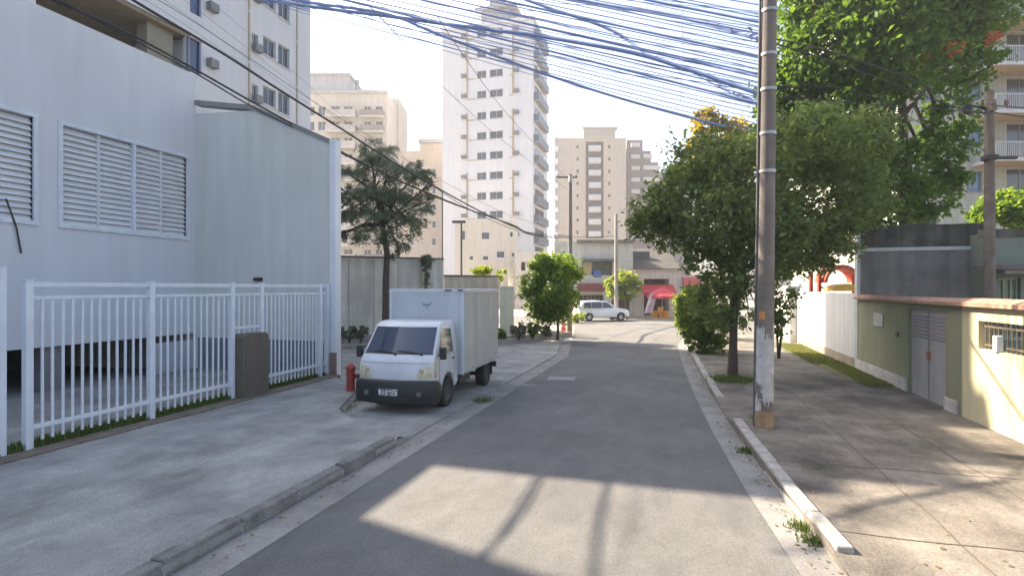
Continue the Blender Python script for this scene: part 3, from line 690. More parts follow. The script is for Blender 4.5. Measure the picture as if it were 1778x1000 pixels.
m = MB(TH_); h = hl[0]; m.quad((h[0], .38, h[2]), (h[1], .38, h[2]), (h[1], .38, h[3]), (h[0], .38, h[3])); m.build('shop_opening', mat('shop_int', (.04, .03, .035)), s3)
m = MB(TH_); m.box(FX(1185.2, Yh), FX(1212, Yh), -.3, -.003, FZ(497, Yh), FZ(482, Yh)); m.build('red_panel', mat('red_panel', (.45, .10, .12)), s3)
# red parasol, cloth, crates
def parasol(px, pbase, ptop, rpx, Y, label):
    p = PD(px, pbase, Y); t = thing('parasol', label, 'parasol', (p.x, p.y, 0.03), TH)
    zt = FZ(ptop, Y); r_ = rpx / F * Y
    m = MB(); m.tube([(0, 0, 0), (0, 0, zt)], .03, 6); m.build('pole', steel, t)
    m = MB(); n = 8; prof = [(0.02, zt), (r_ * .5, zt - .28), (r_, zt - .75), (r_, zt - .95)]
    vs = []
    for r2, z in prof:
        for k in range(n): vs.append((r2 * math.cos(2 * math.pi * (k + .5) / n), r2 * math.sin(2 * math.pi * (k + .5) / n), z))
    m.add(vs, [(i * n + k, i * n + (k + 1) % n, (i + 1) * n + (k + 1) % n, (i + 1) * n + k) for i in range(3) for k in range(n)]); m.build('canopy', mat('red_canvas', (.42, .03, .05), rough=.7, var=.12), t)
    return t
m = MB(TH_); m.prism([(FX(1112, Yh), -.003, FZ(494, Yh)), (FX(1112, Yh), -1.3, FZ(508, Yh)), (FX(1112, Yh), -1.3, FZ(514, Yh)), (FX(1112, Yh), -.003, FZ(500, Yh))], (FX(1168, Yh) - FX(1112, Yh), 0, 0)); m.build('awning', mat('awning_red', (.38, .035, .05), rough=.8, var=.2), s2)
parasol(1150, 550, 499, 26, 45.5, 'open red parasol in front of the dark roofed shop')
p = PD(1129, 552, 45.0); t = thing('hanging_cloth', 'white and pink cloth hanging from a stand beside the red parasol', 'cloth', (p.x, p.y, .03), TH)
m = MB(); m.tube([(0, 0, 0), (.3, 0, 2.1)], .025, 6); m.tube([(-.1, 0, 2.0), (.75, 0, 2.05)], .02, 6); m.build('stand', steel, t)
m = MB()
vs = []
for j in range(9):
    for i in range(9):
        z = 2.0 - 1.6 * j / 8; x = -.05 + .62 * i / 8 - .42 * (j / 8); vs.append((x, -.05 + .06 * math.sin(i * 1.7 + j * .3), z))
m.add(vs, [(j * 9 + i, j * 9 + i + 1, (j + 1) * 9 + i + 1, (j + 1) * 9 + i) for j in range(8) for i in range(8)], True); m.build('cloth', mat('pale_cloth', (.62, .58, .64), tint=(.55, .3, .36), var=.1, scale=1.5), t)
for i, (px, st, lab) in enumerate(((1137, 2, 'stack of orange crates left of centre under the red parasol'), (1147, 3, 'tallest stack of orange crates under the red parasol'), (1156, 2, 'stack of orange crates nearest the pink shop'))):
    p = PD(px, 551, 45.2); t = thing('crate_stack', lab, 'crates', (p.x, p.y, .03), TH + .1 * i)
    for k in range(st):
        m = MB(); z = k * .31
        m.box(-.2, .2, -.15, .15, z, z + .03); m.box(-.2, .2, -.15, -.13, z + .031, z + .29); m.box(-.2, .2, .13, .15, z + .031, z + .29); m.box(-.2, -.18, -.129, .129, z + .031, z + .29); m.box(.18, .2, -.129, .129, z + .031, z + .29)
        m.build('crate', mat('orange_crate', (.55, .22, .02), rough=.6, var=.2), t)

# right apartment building ----------------------------------------------------------------------------
Yr = 36.5; TRm = Matrix.Translation((0, Yr, 0))
ra = thing('balcony_apartments', 'cream apartment building with stacked balconies behind the right hand trees', 'building', (0, 0, 0), TH)
rws = [2, 80, 158, 236, 315, 393]
hl = [(FX(1679, Yr), FX(1706, Yr), FZ(r_ + 18, Yr), FZ(r_ - 18, Yr)) for r_ in rws] + [(FX(1600, Yr), FX(1630, Yr), FZ(r_ + 18, Yr), FZ(r_ - 18, Yr)) for r_ in rws]
doors = [(FX(1748, Yr), FX(1850, Yr), FZ(r_ + 44, Yr), FZ(r_ - 22, Yr)) for r_ in rws[:-1]]
m = MB(TRm); shell(m, FX(1560, Yr), FX(1900, Yr), 0, FZ(-90, Yr), 14, hl + doors, .25); m.build('wall', mat('apartment_cream', (.40, .41, .36), rough=.85, streak=.2, var=.08), ra)
for h in hl: window(ra, *h, rev=.25, T=TRm, frame=mat('dull_frame', (.25, .27, .3)), pane=mat('blue_pane', (.05, .10, .2), rough=.15, spec=.8, var=.3, scale=1))
for h in doors: window(ra, *h, rev=.25, T=TRm, name='sliding_door', frame=mat('door_tan', (.4, .28, .18)), sill=False, mull=3)
b0_ = None
for r_ in [-30] + [48 + 79 * i for i in range(4)]:
    z = FZ(r_, Yr)
    if b0_ is None:
        q = MB(); q.box(FX(1730, Yr - 1.9), FX(1890, Yr), -1.9, -.004, -.22, 0); b0_ = q.build('balcony', mat('balcony_pale2', (.5, .5, .5)), ra); b0_.location = (0, Yr, z)
        q = MB(); xa, xb = FX(1730, Yr - 1.9), FX(1890, Yr)
        q.box(xa, xb, -1.9, -1.85, .95, 1.02); q.box(xa, xa + .05, -1.85, -.01, .95, 1.02)
        n = int((xb - xa) / .13)
        for j in range(n): x = xa + .13 * j; q.box(x, x + .03, -1.89, -1.86, .001, .95)
        for j in range(13): q.box(xa + .01, xa + .04, -1.8 + .14 * j, -1.77 + .14 * j, .001, .95)
        q.build('railing', mat('rail_pale', (.42, .43, .44)), b0_)
        q = MB(); q.box(FX(1731, Yr - 1.9), FX(1889, Yr), -1.85, -.01, -.225, -.2205); q.build('ceiling', mat('ochre_ceiling', (.42, .3, .17)), b0_)
    else: copy_part(b0_, ra, (0, Yr, z))

# ------------------------------------------------------------------ right house: green and yellow street wall
XG = 5.12; WT = 2.17
gy0 = PV(1672, 715, XG).y; gy1 = PV(1490, 640, XG).y; d0 = PV(1642, 650, XG).y; d1 = PV(1577, 650, XG).y
gh = thing('green_house_wall', 'olive green house wall with a grey metal door and white plaque', 'wall', (XG, 0, 0))
SM90 = Matrix.Rotation(R(-90), 4, 'Z')                       # local -y -> -x : walls that face the street from the right; local x -> -y
dz = 2.03
m = MB(SM90); facade(m, -gy1, -gy0, 0, WT, [(-d1, -d0, 0, dz)], .14); m.quad((-gy1, .18, 0), (-gy0, .18, 0), (-gy0, .18, WT), (-gy1, .18, WT)); m.quad((-gy1, 0, WT), (-gy0, 0, WT), (-gy0, .18, WT), (-gy1, .18, WT)); m.quad((-gy1, 0, 0), (-gy1, .18, 0), (-gy1, .18, WT), (-gy1, 0, WT)); m.build('wall', green_p, gh)
m = MB(SM90); m.box(-gy1 - .02, -d1 - .03, -.05, -.002, 0, .42); m.box(-d0 + .03, -gy0 - .15, -.05, -.002, 0, .36); m.build('plinth', mat('plinth_white', (.50, .48, .47), rough=.9, var=.18, scale=3, streak=.25), gh, bevel=.01)
m = MB(SM90); m.box(-d1 + .001, -d0 - .001, .06, .1, .12, dz - .002); dr = m.build('door', mat('door_grey', (.36, .36, .38), rough=.6, var=.08, streak=.18), gh)
m = MB(SM90); 
for k in range(7): z = dz - .62 + .075 * k; m.box(-d1 + .12, -(d0 + d1) / 2 - .05, .045, .059, z, z + .035); m.box(-(d0 + d1) / 2 + .05, -d0 - .12, .045, .059, z, z + .035)
m.build('grille', mat('grille_grey', (.2, .2, .22), rough=.6), dr)
m = MB(SM90); m.box(-(d0 + d1) / 2 - .02, -(d0 + d1) / 2 + .02, .05, .059, .14, dz - .05); m.build('door_joint', mat('grille_grey', (.2, .2, .22)), dr)
m = MB(SM90); m.box(-(d0 + d1) / 2 + .04, -(d0 + d1) / 2 + .09, .0, .059, 1.0, 1.16); m.build('handle', mat('rusty', (.32, .13, .06), rough=.7), dr)
yy = PV(1527, 556, XG); m = MB(SM90); m.box(-yy.y - .38, -yy.y + .3, -.03, -.002, yy.z - .16, yy.z + .19); m.build('plaque', mat('plaque_grey', (.42, .43, .43), rough=.7, var=.15, scale=5), gh, bevel=.01)
yy = PV(1560, 580, XG); m = MB(SM90); m.box(-yy.y - .05, -yy.y + .05, -.05, -.002, yy.z - .06, yy.z + .06); m.build('bell_box', mat('bell_box', (.1, .11, .09)), gh)
m = MB(SM90); m.prism([(-gy1 - .03, -.12, WT + .002), (-gy1 - .03, .3, WT + .002), (-gy1 - .03, .3, WT + .10), (-gy1 - .03, .05, WT + .14), (-gy1 - .03, -.12, WT + .06)], (gy1 - gy0 + .02, 0, 0)); m.build('coping', tile_red, gh)
# yellow garden front, low wall with a barred opening above
yw = thing('yellow_garden_wall', 'cream yellow street wall with a barred opening and reddish coping', 'wall', (XG, 0, 0))
LW = 1.44; yo = PV(1700, 590, XG).y; ynear = 3.0
m = MB(SM90); facade(m, -gy0 + .001, -ynear, 0, WT, [(-yo, -ynear - .4, LW, 1.93)], .2, y=-.012)
m.quad((-gy0 + .001, .19, 0), (-ynear, .19, 0), (-ynear, .19, LW), (-gy0 + .001, .19, LW)); m.quad((-gy0 + .001, -.012, WT), (-ynear, -.012, WT), (-ynear, .19, WT), (-gy0 + .001, .19, WT)); m.build('wall', yellow_p, yw)
m = MB(SM90)
n = int((yo - ynear - .4) / .13)
for j in range(n): x = -yo + .06 + .13 * j; m.box(x - .008, x + .008, .07, .086, LW, 1.93)
m.box(-yo, -ynear - .4, .066, .09, 1.82, 1.85); m.box(-yo, -ynear - .4, .066, .09, 1.5, 1.53); m.build('bars', mat('bar_bronze', (.13, .11, .08), rough=.6), yw)
m = MB(SM90); m.prism([(-gy0 - .008, -.14, WT + .002), (-gy0 - .008, .3, WT + .002), (-gy0 - .008, .3, WT + .10), (-gy0 - .008, .05, WT + .15), (-gy0 - .008, -.14, WT + .07)], (gy0 - ynear, 0, 0)); m.build('coping', tile_red, yw)
m = MB(SM90); m.box(-yo, -ynear, .9, 1.05, 0, 2.1); m.build('inner_wall', mat('inner_tan', (.30, .25, .15), rough=.9, var=.2, streak=.2), yw)
yy = PV(1733, 578, XG); m = MB(SM90); m.box(-yy.y - .06, -yy.y + .06, -.05, .05, LW + .002, LW + .27); m.build('wall_lamp', mat('lamp_white', (.65, .72, .75), rough=.4), yw, bevel=.01)
# grey block side wall with white band
YG = gy1 + .03
gw = thing('block_wall', 'bare grey block wall with a white band behind the olive wall', 'wall', (XG, YG, 0))
def PG(px, py): return PS(px, py, YG)
z1 = PG(1600, 432).z; z2 = PG(1600, 394).z; xr = PG(1714, 400).x - XG
m = MB(); m.box(.06, xr, 0, .2, 0, z1); m.build('lower_wall', block, gw)
m = MB(); m.box(.06, xr, .005, .195, z1, z2); m.build('upper_wall', block_d, gw)
m = MB(); m.box(.1, xr, -.03, -.002, z1 - .05, z1 + .05); m.build('white_band', mat('band_white', (.42, .45, .45), rough=.8, var=.15), gw)
m = MB(); m.box(-.02, .06, -.03, .23, 0, z2 + .02); m.build('edge_strip', mat('band_white', (.42, .45, .45)), gw)
m = MB(); rr2 = random.Random(4); x = .07
while x < xr - .3:
    wv = rr2.uniform(.3, .7); m.box(x, x + wv - .02, -.01, .21, z2 + .001, z2 + rr2.uniform(.04, .12)); x += wv
m.build('coping', block_d, gw)
# house body further right with canopy
Yk = 14.62; TK = Matrix.Translation((0, Yk, 0))
hb = thing('green_house', 'pale green house with a dark canopy and greenish windows behind the yard wall', 'house', (0, 0, 0), TH)
hl = [(FX(1735, Yk), FX(1772, Yk), 1.2, FZ(482, Yk)), (FX(1785, Yk), FX(1830, Yk), 1.2, FZ(482, Yk))]
m = MB(TK); shell(m, FX(1716, Yk), FX(1960, Yk), 0, FZ(405, Yk), 5, hl, .15); m.build('wall', lgreen, hb)
for h in hl: window(hb, *h, rev=.15, T=TK, mull=2, frame=mat('frame_sage', (.3, .34, .28)), pane=mat('pane_green', (.10, .14, .08), rough=.2, spec=.7, var=.6, scale=2.5))
m = MB(TK); m.box(FX(1690, Yk), FX(1960, Yk), -.9, -.003, FZ(470, Yk), FZ(462, Yk)); m.build('canopy', mat('canopy_brown', (.12, .10, .10), rough=.8), hb)
m = MB(TK); m.box(FX(1704, Yk), FX(1960, Yk), -.7, -.003, FZ(476, Yk), FZ(470.5, Yk)); m.build('canopy_edge', mat('canopy_grey', (.3, .3, .31)), hb)
m = MB(TK); m.box(FX(1714, Yk), FX(1960, Yk), -.06, .3, FZ(411, Yk), FZ(398, Yk)); m.build('parapet', block_d, hb)
# whitewashed garden wall
ge = PV(1385, 598, XG).y
ww = thing('white_garden_wall', 'long whitewashed garden wall with stained foot beyond the olive wall', 'wall', (XG, 0, 0))
m = MB(); m.box(-.02, .16, gy1 + .26, ge, 0, 2.34); m.build('wall', white_wall, ww, bevel=.01)
m = MB(); m.box(-.035, -.021, gy1 + .27, ge - .02, 0, .42); m.build('stained_foot', mat('foot_tan', (.42, .35, .26), rough=.9, var=.2, scale=4, streak=.3), ww)
w2 = thing('sunlit_garden_wall', 'short white wall stepped towards the street and lit by the sun', 'wall', (XG, 0, 0))
y2 = ge + .02; m = MB(); m.box(-.30, .12, y2, y2 + 5.6, 0, 2.5); m.build('wall', white_wall, w2, bevel=.01)
m = MB(); m.box(-.36, .18, y2 - .04, y2 + 5.64, 2.502, 2.58); m.build('coping', white_wall, w2)

# red and yellow play frame behind the wall
p = PD(1450, 500, 26); pl = thing('play_frame', 'red and yellow play frame showing above the white garden wall', 'play frame', (p.x, p.y, 0), TH)
redpl = mat('red_plastic', (.50, .08, .04), rough=.5, var=.1); yelpl = mat('yellow_plastic', (.70, .42, .05), rough=.5, var=.1)
q = FX(1, 26)
m = MB()
for x in (-1.15, -.75, .9): m.tube([(x, 0, 0), (x, 0, 3.3)], .1, 8)
m.build('post', redpl, pl)
m = MB(); N = 12
pts = [(.2 + .85 * math.cos(math.pi * i / N), -.3, 2.75 + .85 * math.sin(math.pi * i / N)) for i in range(N + 1)]; pts2 = [(x * .86 + .03, y, 2.75 + (z - 2.75) * .78) for x, y, z in pts][::-1]
m.prism(pts + pts2, (0, .9, 0)); m.build('arch_roof', redpl, pl)
m = MB(); pts = [(.25 + .7 * math.cos(math.pi * i / N), -.5, 2.35 + .35 * math.sin(math.pi * i / N)) for i in range(N + 1)]; m.prism(pts, (0, .7, 0)); m.build('slide_hood', yelpl, pl)
m = MB(); m.box(-1.2, 1.0, -.2, .8, 1.8, 1.9); m.build('deck', redpl, pl)

# ------------------------------------------------------------------ lot wall, planters and gate pillars on the left
def wallseg(pa, pb, ya, yb_, top_py_a, top_py_b, label, name, m_, capm):
    A = PD(pa, 500, ya); B = PD(pb, 500, yb_); d = Vector((B.x - A.x, B.y - A.y, 0)); L_ = d.length; a = math.atan2(d.y, d.x)
    za, zb = FZ(top_py_a, ya), FZ(top_py_b, yb_)
    t = thing(name, label, 'wall', (A.x, A.y, 0), a)
    m = MB(); m.prism([(0, 0, 0), (L_, 0, 0), (L_, 0, zb), (0, 0, za)], (0, .18, 0)); m.build('wall', m_, t)
    m = MB(); m.prism([(-.02, -.04, za + .002), (L_ + .02, -.04, zb + .002), (L_ + .02, -.04, zb + .08), (-.02, -.04, za + .08)], (0, .26, 0)); m.build('coping', capm, t)
    return t, L_
t, L_ = wallseg(560, 770, 24.3, 27.0, 446, 451, 'high weathered grey wall closing the lot behind the van', 'lot_wall', fence_wall, cap_dark)
m = MB()
for i in range(1, 5): m.box(L_ * i / 5 - .012, L_ * i / 5 + .012, -.004, -.001, .1, 3.8)
m.build('joint', cap_dark, t)
wallseg(772, 866, 27.1, 28.2, 480, 481, 'lower weathered wall stepping down behind the van box', 'lot_wall', mat('warm_wall', (.70, .59, .45), rough=.9, var=.12, streak=.22), cap_dark)
for px, w_, top, Y, lab in ((880, 24, 500, 28.3, 'square cream gate pillar at the end of the lot wall'), (887, 9, 455, 29.3, 'slim tall white post behind the cream gate pillar')):
    p = PD(px, 500, Y); t = thing('gate_pillar', lab, 'pillar', (p.x, p.y, 0), TH); hw_ = w_ / F * Y / 2; zt_ = FZ(top, Y)
    m = MB(); m.box(-hw_, hw_, -hw_, hw_, 0, zt_); m.build('shaft', mat('pillar_cream', (.86, .80, .66), rough=.85, var=.08, streak=.12), t, bevel=.01)
    m = MB(); m.box(-hw_ - .04, hw_ + .04, -hw_ - .04, hw_ + .04, zt_ + .001, zt_ + .09); m.build('cap', mat('pillar_cream', (.62, .55, .44)), t, bevel=.01)

# ------------------------------------------------------------------ foliage
def leaves(name, parent, blobs, n, size, m, seed=1, droop=0., cl=.16, shell_=.5, aspect=.55):
    """blobs: (x,y,z,rx,ry,rz); leaf-sized faces gathered in clumps through each blob's volume"""
    rng = np.random.default_rng(seed); blobs = np.array(blobs, float); vol = (blobs[:, 3] * blobs[:, 4] * blobs[:, 5]) ** .75; vol /= vol.sum()
    nc = max(30, n // 45); bi = rng.choice(len(blobs), nc, p=vol)
    d = rng.normal(size=(nc, 3)); d /= np.linalg.norm(d, axis=1)[:, None]; r = shell_ + (1 - shell_) * rng.random(nc) ** .7
    C_ = blobs[bi, :3] + d * r[:, None] * blobs[bi, 3:]
    csz = cl * (.6 + .9 * rng.random(nc)) * blobs[bi, 3:].mean(1)
    ci = rng.integers(0, nc, n); P_ = C_[ci] + rng.normal(size=(n, 3)) * csz[ci][:, None] * np.array([1, 1, .75])
    if droop: P_[:, 2] -= droop * rng.random(n) ** 2
    nr = rng.normal(size=(n, 3)); nr[:, 2] = np.abs(nr[:, 2]) * .9 + .2; nr /= np.linalg.norm(nr, axis=1)[:, None]
    a = rng.normal(size=(n, 3)); u = np.cross(nr, a); u /= np.linalg.norm(u, axis=1)[:, None]; v = np.cross(nr, u)
    s = size * (.6 + .8 * rng.random(n))[:, None]
    V = np.empty((n, 4, 3)); V[:, 0] = P_ - u * s * .6; V[:, 1] = P_ - v * s * aspect * .6 + nr * s * .08; V[:, 2] = P_ + u * s * .6 - nr * s * .12; V[:, 3] = P_ + v * s * aspect * .6 + nr * s * .08
    me = bpy.data.meshes.new(name); me.vertices.add(4 * n); me.vertices.foreach_set('co', V.reshape(-1))
    me.loops.add(4 * n); me.loops.foreach_set('vertex_index', np.arange(4 * n)); me.polygons.add(n); me.polygons.foreach_set('loop_start', np.arange(0, 4 * n, 4)); me.polygons.foreach_set('loop_total', np.full(n, 4))
    me.update(calc_edges=True); me.materials.append(m)
    o = bpy.data.objects.new(name, me); COL.objects.link(o); o.parent = parent; return o
def tree(name, label, cat, base, Y, trunk_pts, blobs_px, n, size, m, seed, r0=.14, limbs=True, **kw):
    """base (px,py or px,None) at depth Y; blobs_px (px,py,dY,rpx[,ry_px])"""
    p = PD(base[0], 500, Y); bz = base[1]
    t = thing(name, label, cat, (p.x, p.y, bz)); loc = Vector((p.x, p.y, bz))
    bl = []
    for b in blobs_px:
        px, py, dY, r = b[:4]; rz = (b[4] if len(b) > 4 else r * .85)
        q = PD(px, py, Y + dY) - loc; k = (Y + dY) / F; bl.append((q.x, q.y, q.z, r * k, r * k, rz * k))
    tp = [PD(a, c, Y) - loc for a, c in trunk_pts]; tp[0].z = -.05
    n_ = len(tp); rads = [r0 * (1.25 if i == 0 else 1 - .45 * i / (n_ - 1)) for i in range(n_)]
    mt = MB(); pts = []
    mt.tube(tp, rads, 10); mt.build('trunk', bark, t)
    if limbs:
        mt = MB(); rr = random.Random(seed)
        top = tp[-1]
        for b in bl:
            q = Vector(b[:3]); i0 = rr.choice(range(max(1, n_ - 2), n_)); st = tp[i0]
            mid = st.lerp(q, .5) + Vector((rr.uniform(-.2, .2), rr.uniform(-.2, .2), rr.uniform(0, .3)))
            mt.tube([st, mid, q], [r0 * .45, r0 * .28, r0 * .1], 6)
            for _ in range(4):
                e = q + Vector((rr.uniform(-1, 1) * b[3], rr.uniform(-1, 1) * b[4], rr.uniform(-.5, 1) * b[5])) * .8
                mt.tube([mid.lerp(q, rr.uniform(.2, .9)), (mid.lerp(q, .8) + e) / 2 + Vector((0, 0, .05)), e], [r0 * .2, r0 * .12, r0 * .04], 5)
        mt.build('limbs', bark, t)
    leaves('crown', t, bl, n, size, m, seed, **kw)
    return t
lf_dark = leafmat('leaf_grey_green', (.045, .085, .034), (.17, .24, .09), .42)
lf_bright = leafmat('leaf_bright', (.022, .062, .012), (.10, .19, .028), .45)
lf_mid = leafmat('leaf_mid', (.05, .11, .018), (.17, .27, .04), .5)
lf_palm = leafmat('leaf_dusty', (.08, .11, .075), (.19, .235, .155), .2)
lf_auto = leafmat('leaf_autumn', (.13, .17, .03), (.36, .29, .06), .4)
lf_hedge = leafmat('leaf_hedge', (.035, .075, .014), (.12, .21, .035), .4)
lf_lime = leafmat('leaf_lime', (.10, .16, .02), (.24, .32, .05), .45)

# A  the small-leaved street tree by the kerb
tree('street_tree', 'dark spreading street tree at the kerb left of the concrete pole', 'tree', (1272, .12), 14.8,
     [(1272, 664), (1273, 600), (1275, 540), (1282, 480), (1290, 420)],
     [(1135, 350, 0, 42), (1128, 385, .3, 34, 30), (1190, 330, -.5, 55), (1170, 400, 0, 40), (1230, 280, 0, 62), (1300, 290, -1, 70), (1250, 370, -1, 72), (1330, 380, -1.2, 75), (1400, 250, -.6, 85, 65), (1490, 240, 0, 55, 60), (1430, 340, -.3, 85), (1500, 330, .4, 45, 60), (1230, 455, 0, 48), (1300, 460, -.6, 62), (1390, 430, 0, 60, 50), (1440, 430, .5, 45, 40), (1352, 520, -.2, 28, 45), (1240, 520, .2, 42, 38), (1300, 535, .8, 30, 30)],
     40000, .12, lf_dark, 11, r0=.12, cl=.165, droop=.2)
# B  the tall tree behind
tree('tall_tree', 'tall broad-leaved tree with coral flowers rising behind the grey block wall', 'tree', (1580, .1), 22.,
     [(1575, 600), (1572, 420), (1570, 300), (1568, 200), (1560, 120)],
     [(1375, 150, 0, 62), (1340, 190, .5, 34, 60), (1330, 280, .5, 28, 50), (1350, 240, 0, 40, 60), (1440, 90, -1, 75), (1400, 30, 0, 60), (1520, 30, -1, 90), (1620, 20, 0, 90), (1700, 20, .5, 60, 50), (1560, 110, -1.5, 90, 60), (1650, 110, 0, 70, 50), (1470, 180, -.5, 80), (1420, 260, 0, 70), (1640, 210, 0, 52, 40), (1600, 270, .5, 60, 40), (1540, 260, .5, 60), (1640, 320, .5, 40, 22), (1590, 350, .3, 52, 38), (1540, 340, 0, 60, 50), (1500, 400, .5, 50, 40), (1480, -60, 0, 110), (1620, -60, 0, 100), (1340, 380, 1, 50, 60)],
     54000, .21, lf_bright, 12, r0=.24, cl=.18)
flw = leafmat('coral_flower', (.55, .13, .08), (.75, .25, .15), .3)
tt = [o for o in bpy.data.objects if o.name == 'tall_tree'][0]
fb = []
for px, py, dY, r in ((1655, 85, -2.2, 14), (1645, 92, -2.2, 10), (1725, 68, -1.5, 14), (1715, 110, -1.5, 8), (1605, 100, -2.2, 8), (1580, 105, -2.2, 6), (1700, 25, -1, 8)):
    q = PD(px, py, 22 + dY) - tt.location; k = 20 / F; fb.append((q.x, q.y, q.z, r * k, r * k, r * k * .7))
leaves('blossom', tt, fb, 900, .13, flw, 5, cl=.3, shell_=.2)
tree('autumn_tree', 'small tree with yellow and orange leaves behind the dark street tree', 'tree', (1255, .1), 27.,
     [(1255, 590), (1252, 400), (1250, 280)], [(1232, 215, 0, 26, 24), (1270, 235, 0, 30, 26), (1215, 255, 0, 18, 26), (1250, 290, 0, 45)], 6500, .2, lf_auto, 13, r0=.14, cl=.22)
# clipped shrub by the kerb
def shrub(name, label, px, Y, z0, blobs, n, size, m, seed, **kw):
    p = PD(px, 500, Y); t = thing(name, label, 'shrub', (p.x, p.y, z0)); bl = []
    for b in blobs:
        q = PD(b[0], b[1], Y + b[2]) - t.location; k = (Y + b[2]) / F; bl.append((q.x, q.y, q.z, b[3] * k, b[3] * k, (b[4] if len(b) > 4 else b[3]) * k))
    mt = MB()
    for b in bl[:4]: mt.tube([(0, 0, -.05), (b[0] * .5, b[1] * .5, max(.05, b[2] * .5)), b[:3]], [.05, .035, .015], 6)
    mt.build('stem', bark, t); leaves('foliage', t, bl, n, size, m, seed, **kw); return t
shrub('clipped_shrub', 'tall rounded green shrub growing at the right hand kerb', 1222, 20.2, .1,
      [(1222, 545, 0, 34, 40), (1208, 530, .6, 30, 34), (1235, 570, -.4, 32, 34), (1200, 560, .6, 22, 34), (1240, 600, -.3, 24, 22), (1215, 590, 0, 24, 24)], 14000, .085, lf_hedge, 21, cl=.13, shell_=.7)
shrub('hedge_shrub', 'sunlit yellow green shrub just beyond the rounded one at the kerb', 1196, 26.2, .05,
      [(1193, 528, 0, 22, 26), (1188, 552, 0, 17, 24), (1200, 560, 0, 18, 24), (1205, 515, .6, 18, 18)], 6500, .1, lf_lime, 27, cl=.14, shell_=.7)
shrub('low_bush', 'small leafy bush under the street tree beside the grass strip', 1352, 18.5, .1, [(1348, 565, 0, 16, 20), (1360, 548, 0, 14, 18)], 1500, .08, lf_hedge, 22)
# green tree beside the left kerb
tree('round_tree', 'small bright green round-topped tree in front of the white tower foot', 'tree', (970, .03), 26.,
     [(968, 596), (969, 570), (966, 540), (962, 520)],
     [(945, 462, 0, 24), (975, 462, 0, 26), (925, 495, 0, 24), (960, 500, -.5, 34), (995, 478, 0, 18), (985, 520, 0, 22), (945, 535, 0, 26), (912, 508, 0, 14, 12), (965, 545, 0, 22, 18)], 11000, .14, lf_mid, 14, r0=.07, cl=.24, droop=.1)
# dusty grey-green tree behind the van
tree('dusty_tree', 'slender grey green tree with drooping layered crown behind the van', 'tree', (670, .03), 22.8,
     [(671, 585), (670, 500), (672, 440), (664, 390), (660, 340)],
     [(650, 300, 0, 38), (592, 296, 0, 24, 13), (578, 320, 0, 16, 10), (590, 340, 0, 20, 8), (582, 372, 0, 16, 8), (588, 408, 0, 18, 8), (748, 320, 0, 14, 16), (605, 335, 0, 30, 16), (700, 300, 0, 40, 24), (735, 295, 0, 18, 16), (740, 350, 0, 18, 26), (660, 350, 0, 52, 36), (700, 350, .3, 40, 30), (620, 370, 0, 34, 18), (600, 372, 0, 22, 12), (715, 390, 0, 34, 18), (650, 400, -.2, 38, 20), (690, 405, 0, 30, 20), (600, 405, 0, 24, 12), (645, 262, 0, 22, 24), (690, 430, 0, 22, 14)],
     7500, .20, lf_palm, 15, r0=.16, cl=.15, droop=.3, aspect=.18)
dt = [o for o in bpy.data.objects if o.name == 'dusty_tree'][0]; dl = dt.location
def fronds(parent, heads, m_, seed):
    r_ = random.Random(seed)
    for (px, py, dY, sc, nf) in heads:
        c = PD(px, py, 22.8 + dY) - dl; mb = MB(); V = []; Fq = []
        for f in range(nf):
            az = 2 * math.pi * f / nf + r_.uniform(-.25, .25); el = r_.uniform(.1, 1.15); L_ = sc * r_.uniform(.75, 1.15)
            d = Vector((math.cos(az) * math.cos(el), math.sin(az) * math.cos(el), math.sin(el))); sd_ = Vector((-math.sin(az), math.cos(az), 0)); P_ = c.copy(); N_ = 16
            for k in range(N_):
                d2 = (d + Vector((0, 0, -1)) * (k / N_) ** 1.3 * 1.9).normalized(); Q_ = P_ + d2 * L_ / N_
                for sg in (-1, 1):
                    ll = sc * .30 * math.sin(math.pi * (k + 2) / (N_ + 3)) * r_.uniform(.8, 1.2)
                    e = P_ + (sd_ * sg * .8 + d2 * .35 + Vector((0, 0, -.75))).normalized() * ll; w2 = d2 * L_ / N_ * .45
                    b = len(V); V += [P_ - w2 * .3, P_ + w2, e + w2 * .25, e - w2 * .1]; Fq.append((b, b + 1, b + 2, b + 3))
                P_ = Q_
        mb.add(V, Fq); mb.build('frond_head', m_, parent)
fronds(dt, [(652, 282, 0, 1.15, 22), (608, 302, .2, 1.0, 20), (700, 296, -.2, 1.1, 22), (738, 300, .3, .7, 14), (590, 345, 0, .7, 14), (640, 335, -.4, 1.1, 22), (690, 345, .4, 1.1, 22), (735, 365, 0, .75, 16), (610, 375, .3, .9, 16), (660, 378, -.3, 1.0, 20), (708, 385, .2, .9, 18), (592, 405, 0, .5, 12), (640, 400, .4, .7, 16), (672, 262, .3, .8, 16)], lf_palm, 61)
tree('lime_tree', 'small lime green tree in front of the far shops', 'tree', (1085, .03), 44.,
     [(1088, 555), (1086, 520), (1084, 500)], [(1085, 485, 0, 22, 16), (1065, 500, 0, 16, 18), (1102, 492, 0, 14, 14), (1088, 508, 0, 20, 12)], 4500, .2, lf_lime, 16, r0=.1)
shrub('lime_bush', 'low yellow green bush in front of the white car', 1003, 39, .03, [(1003, 551, 0, 13, 8)], 1200, .11, lf_lime, 23)
shrub('garden_bush', 'leafy bush against the apartments behind the wooden pole', 1740, 24, 2.2, [(1745, 360, 0, 38, 26), (1710, 375, 0, 26, 22), (1770, 380, 0, 30, 20)], 4500, .2, lf_mid, 24)
shrub('wall_top_bush', 'yellow green bush behind the lower lot wall', 838, 30.5, 0, [(838, 470, 0, 18, 7), (872, 478, 0, 9, 14)], 1300, .14, lf_lime, 25)
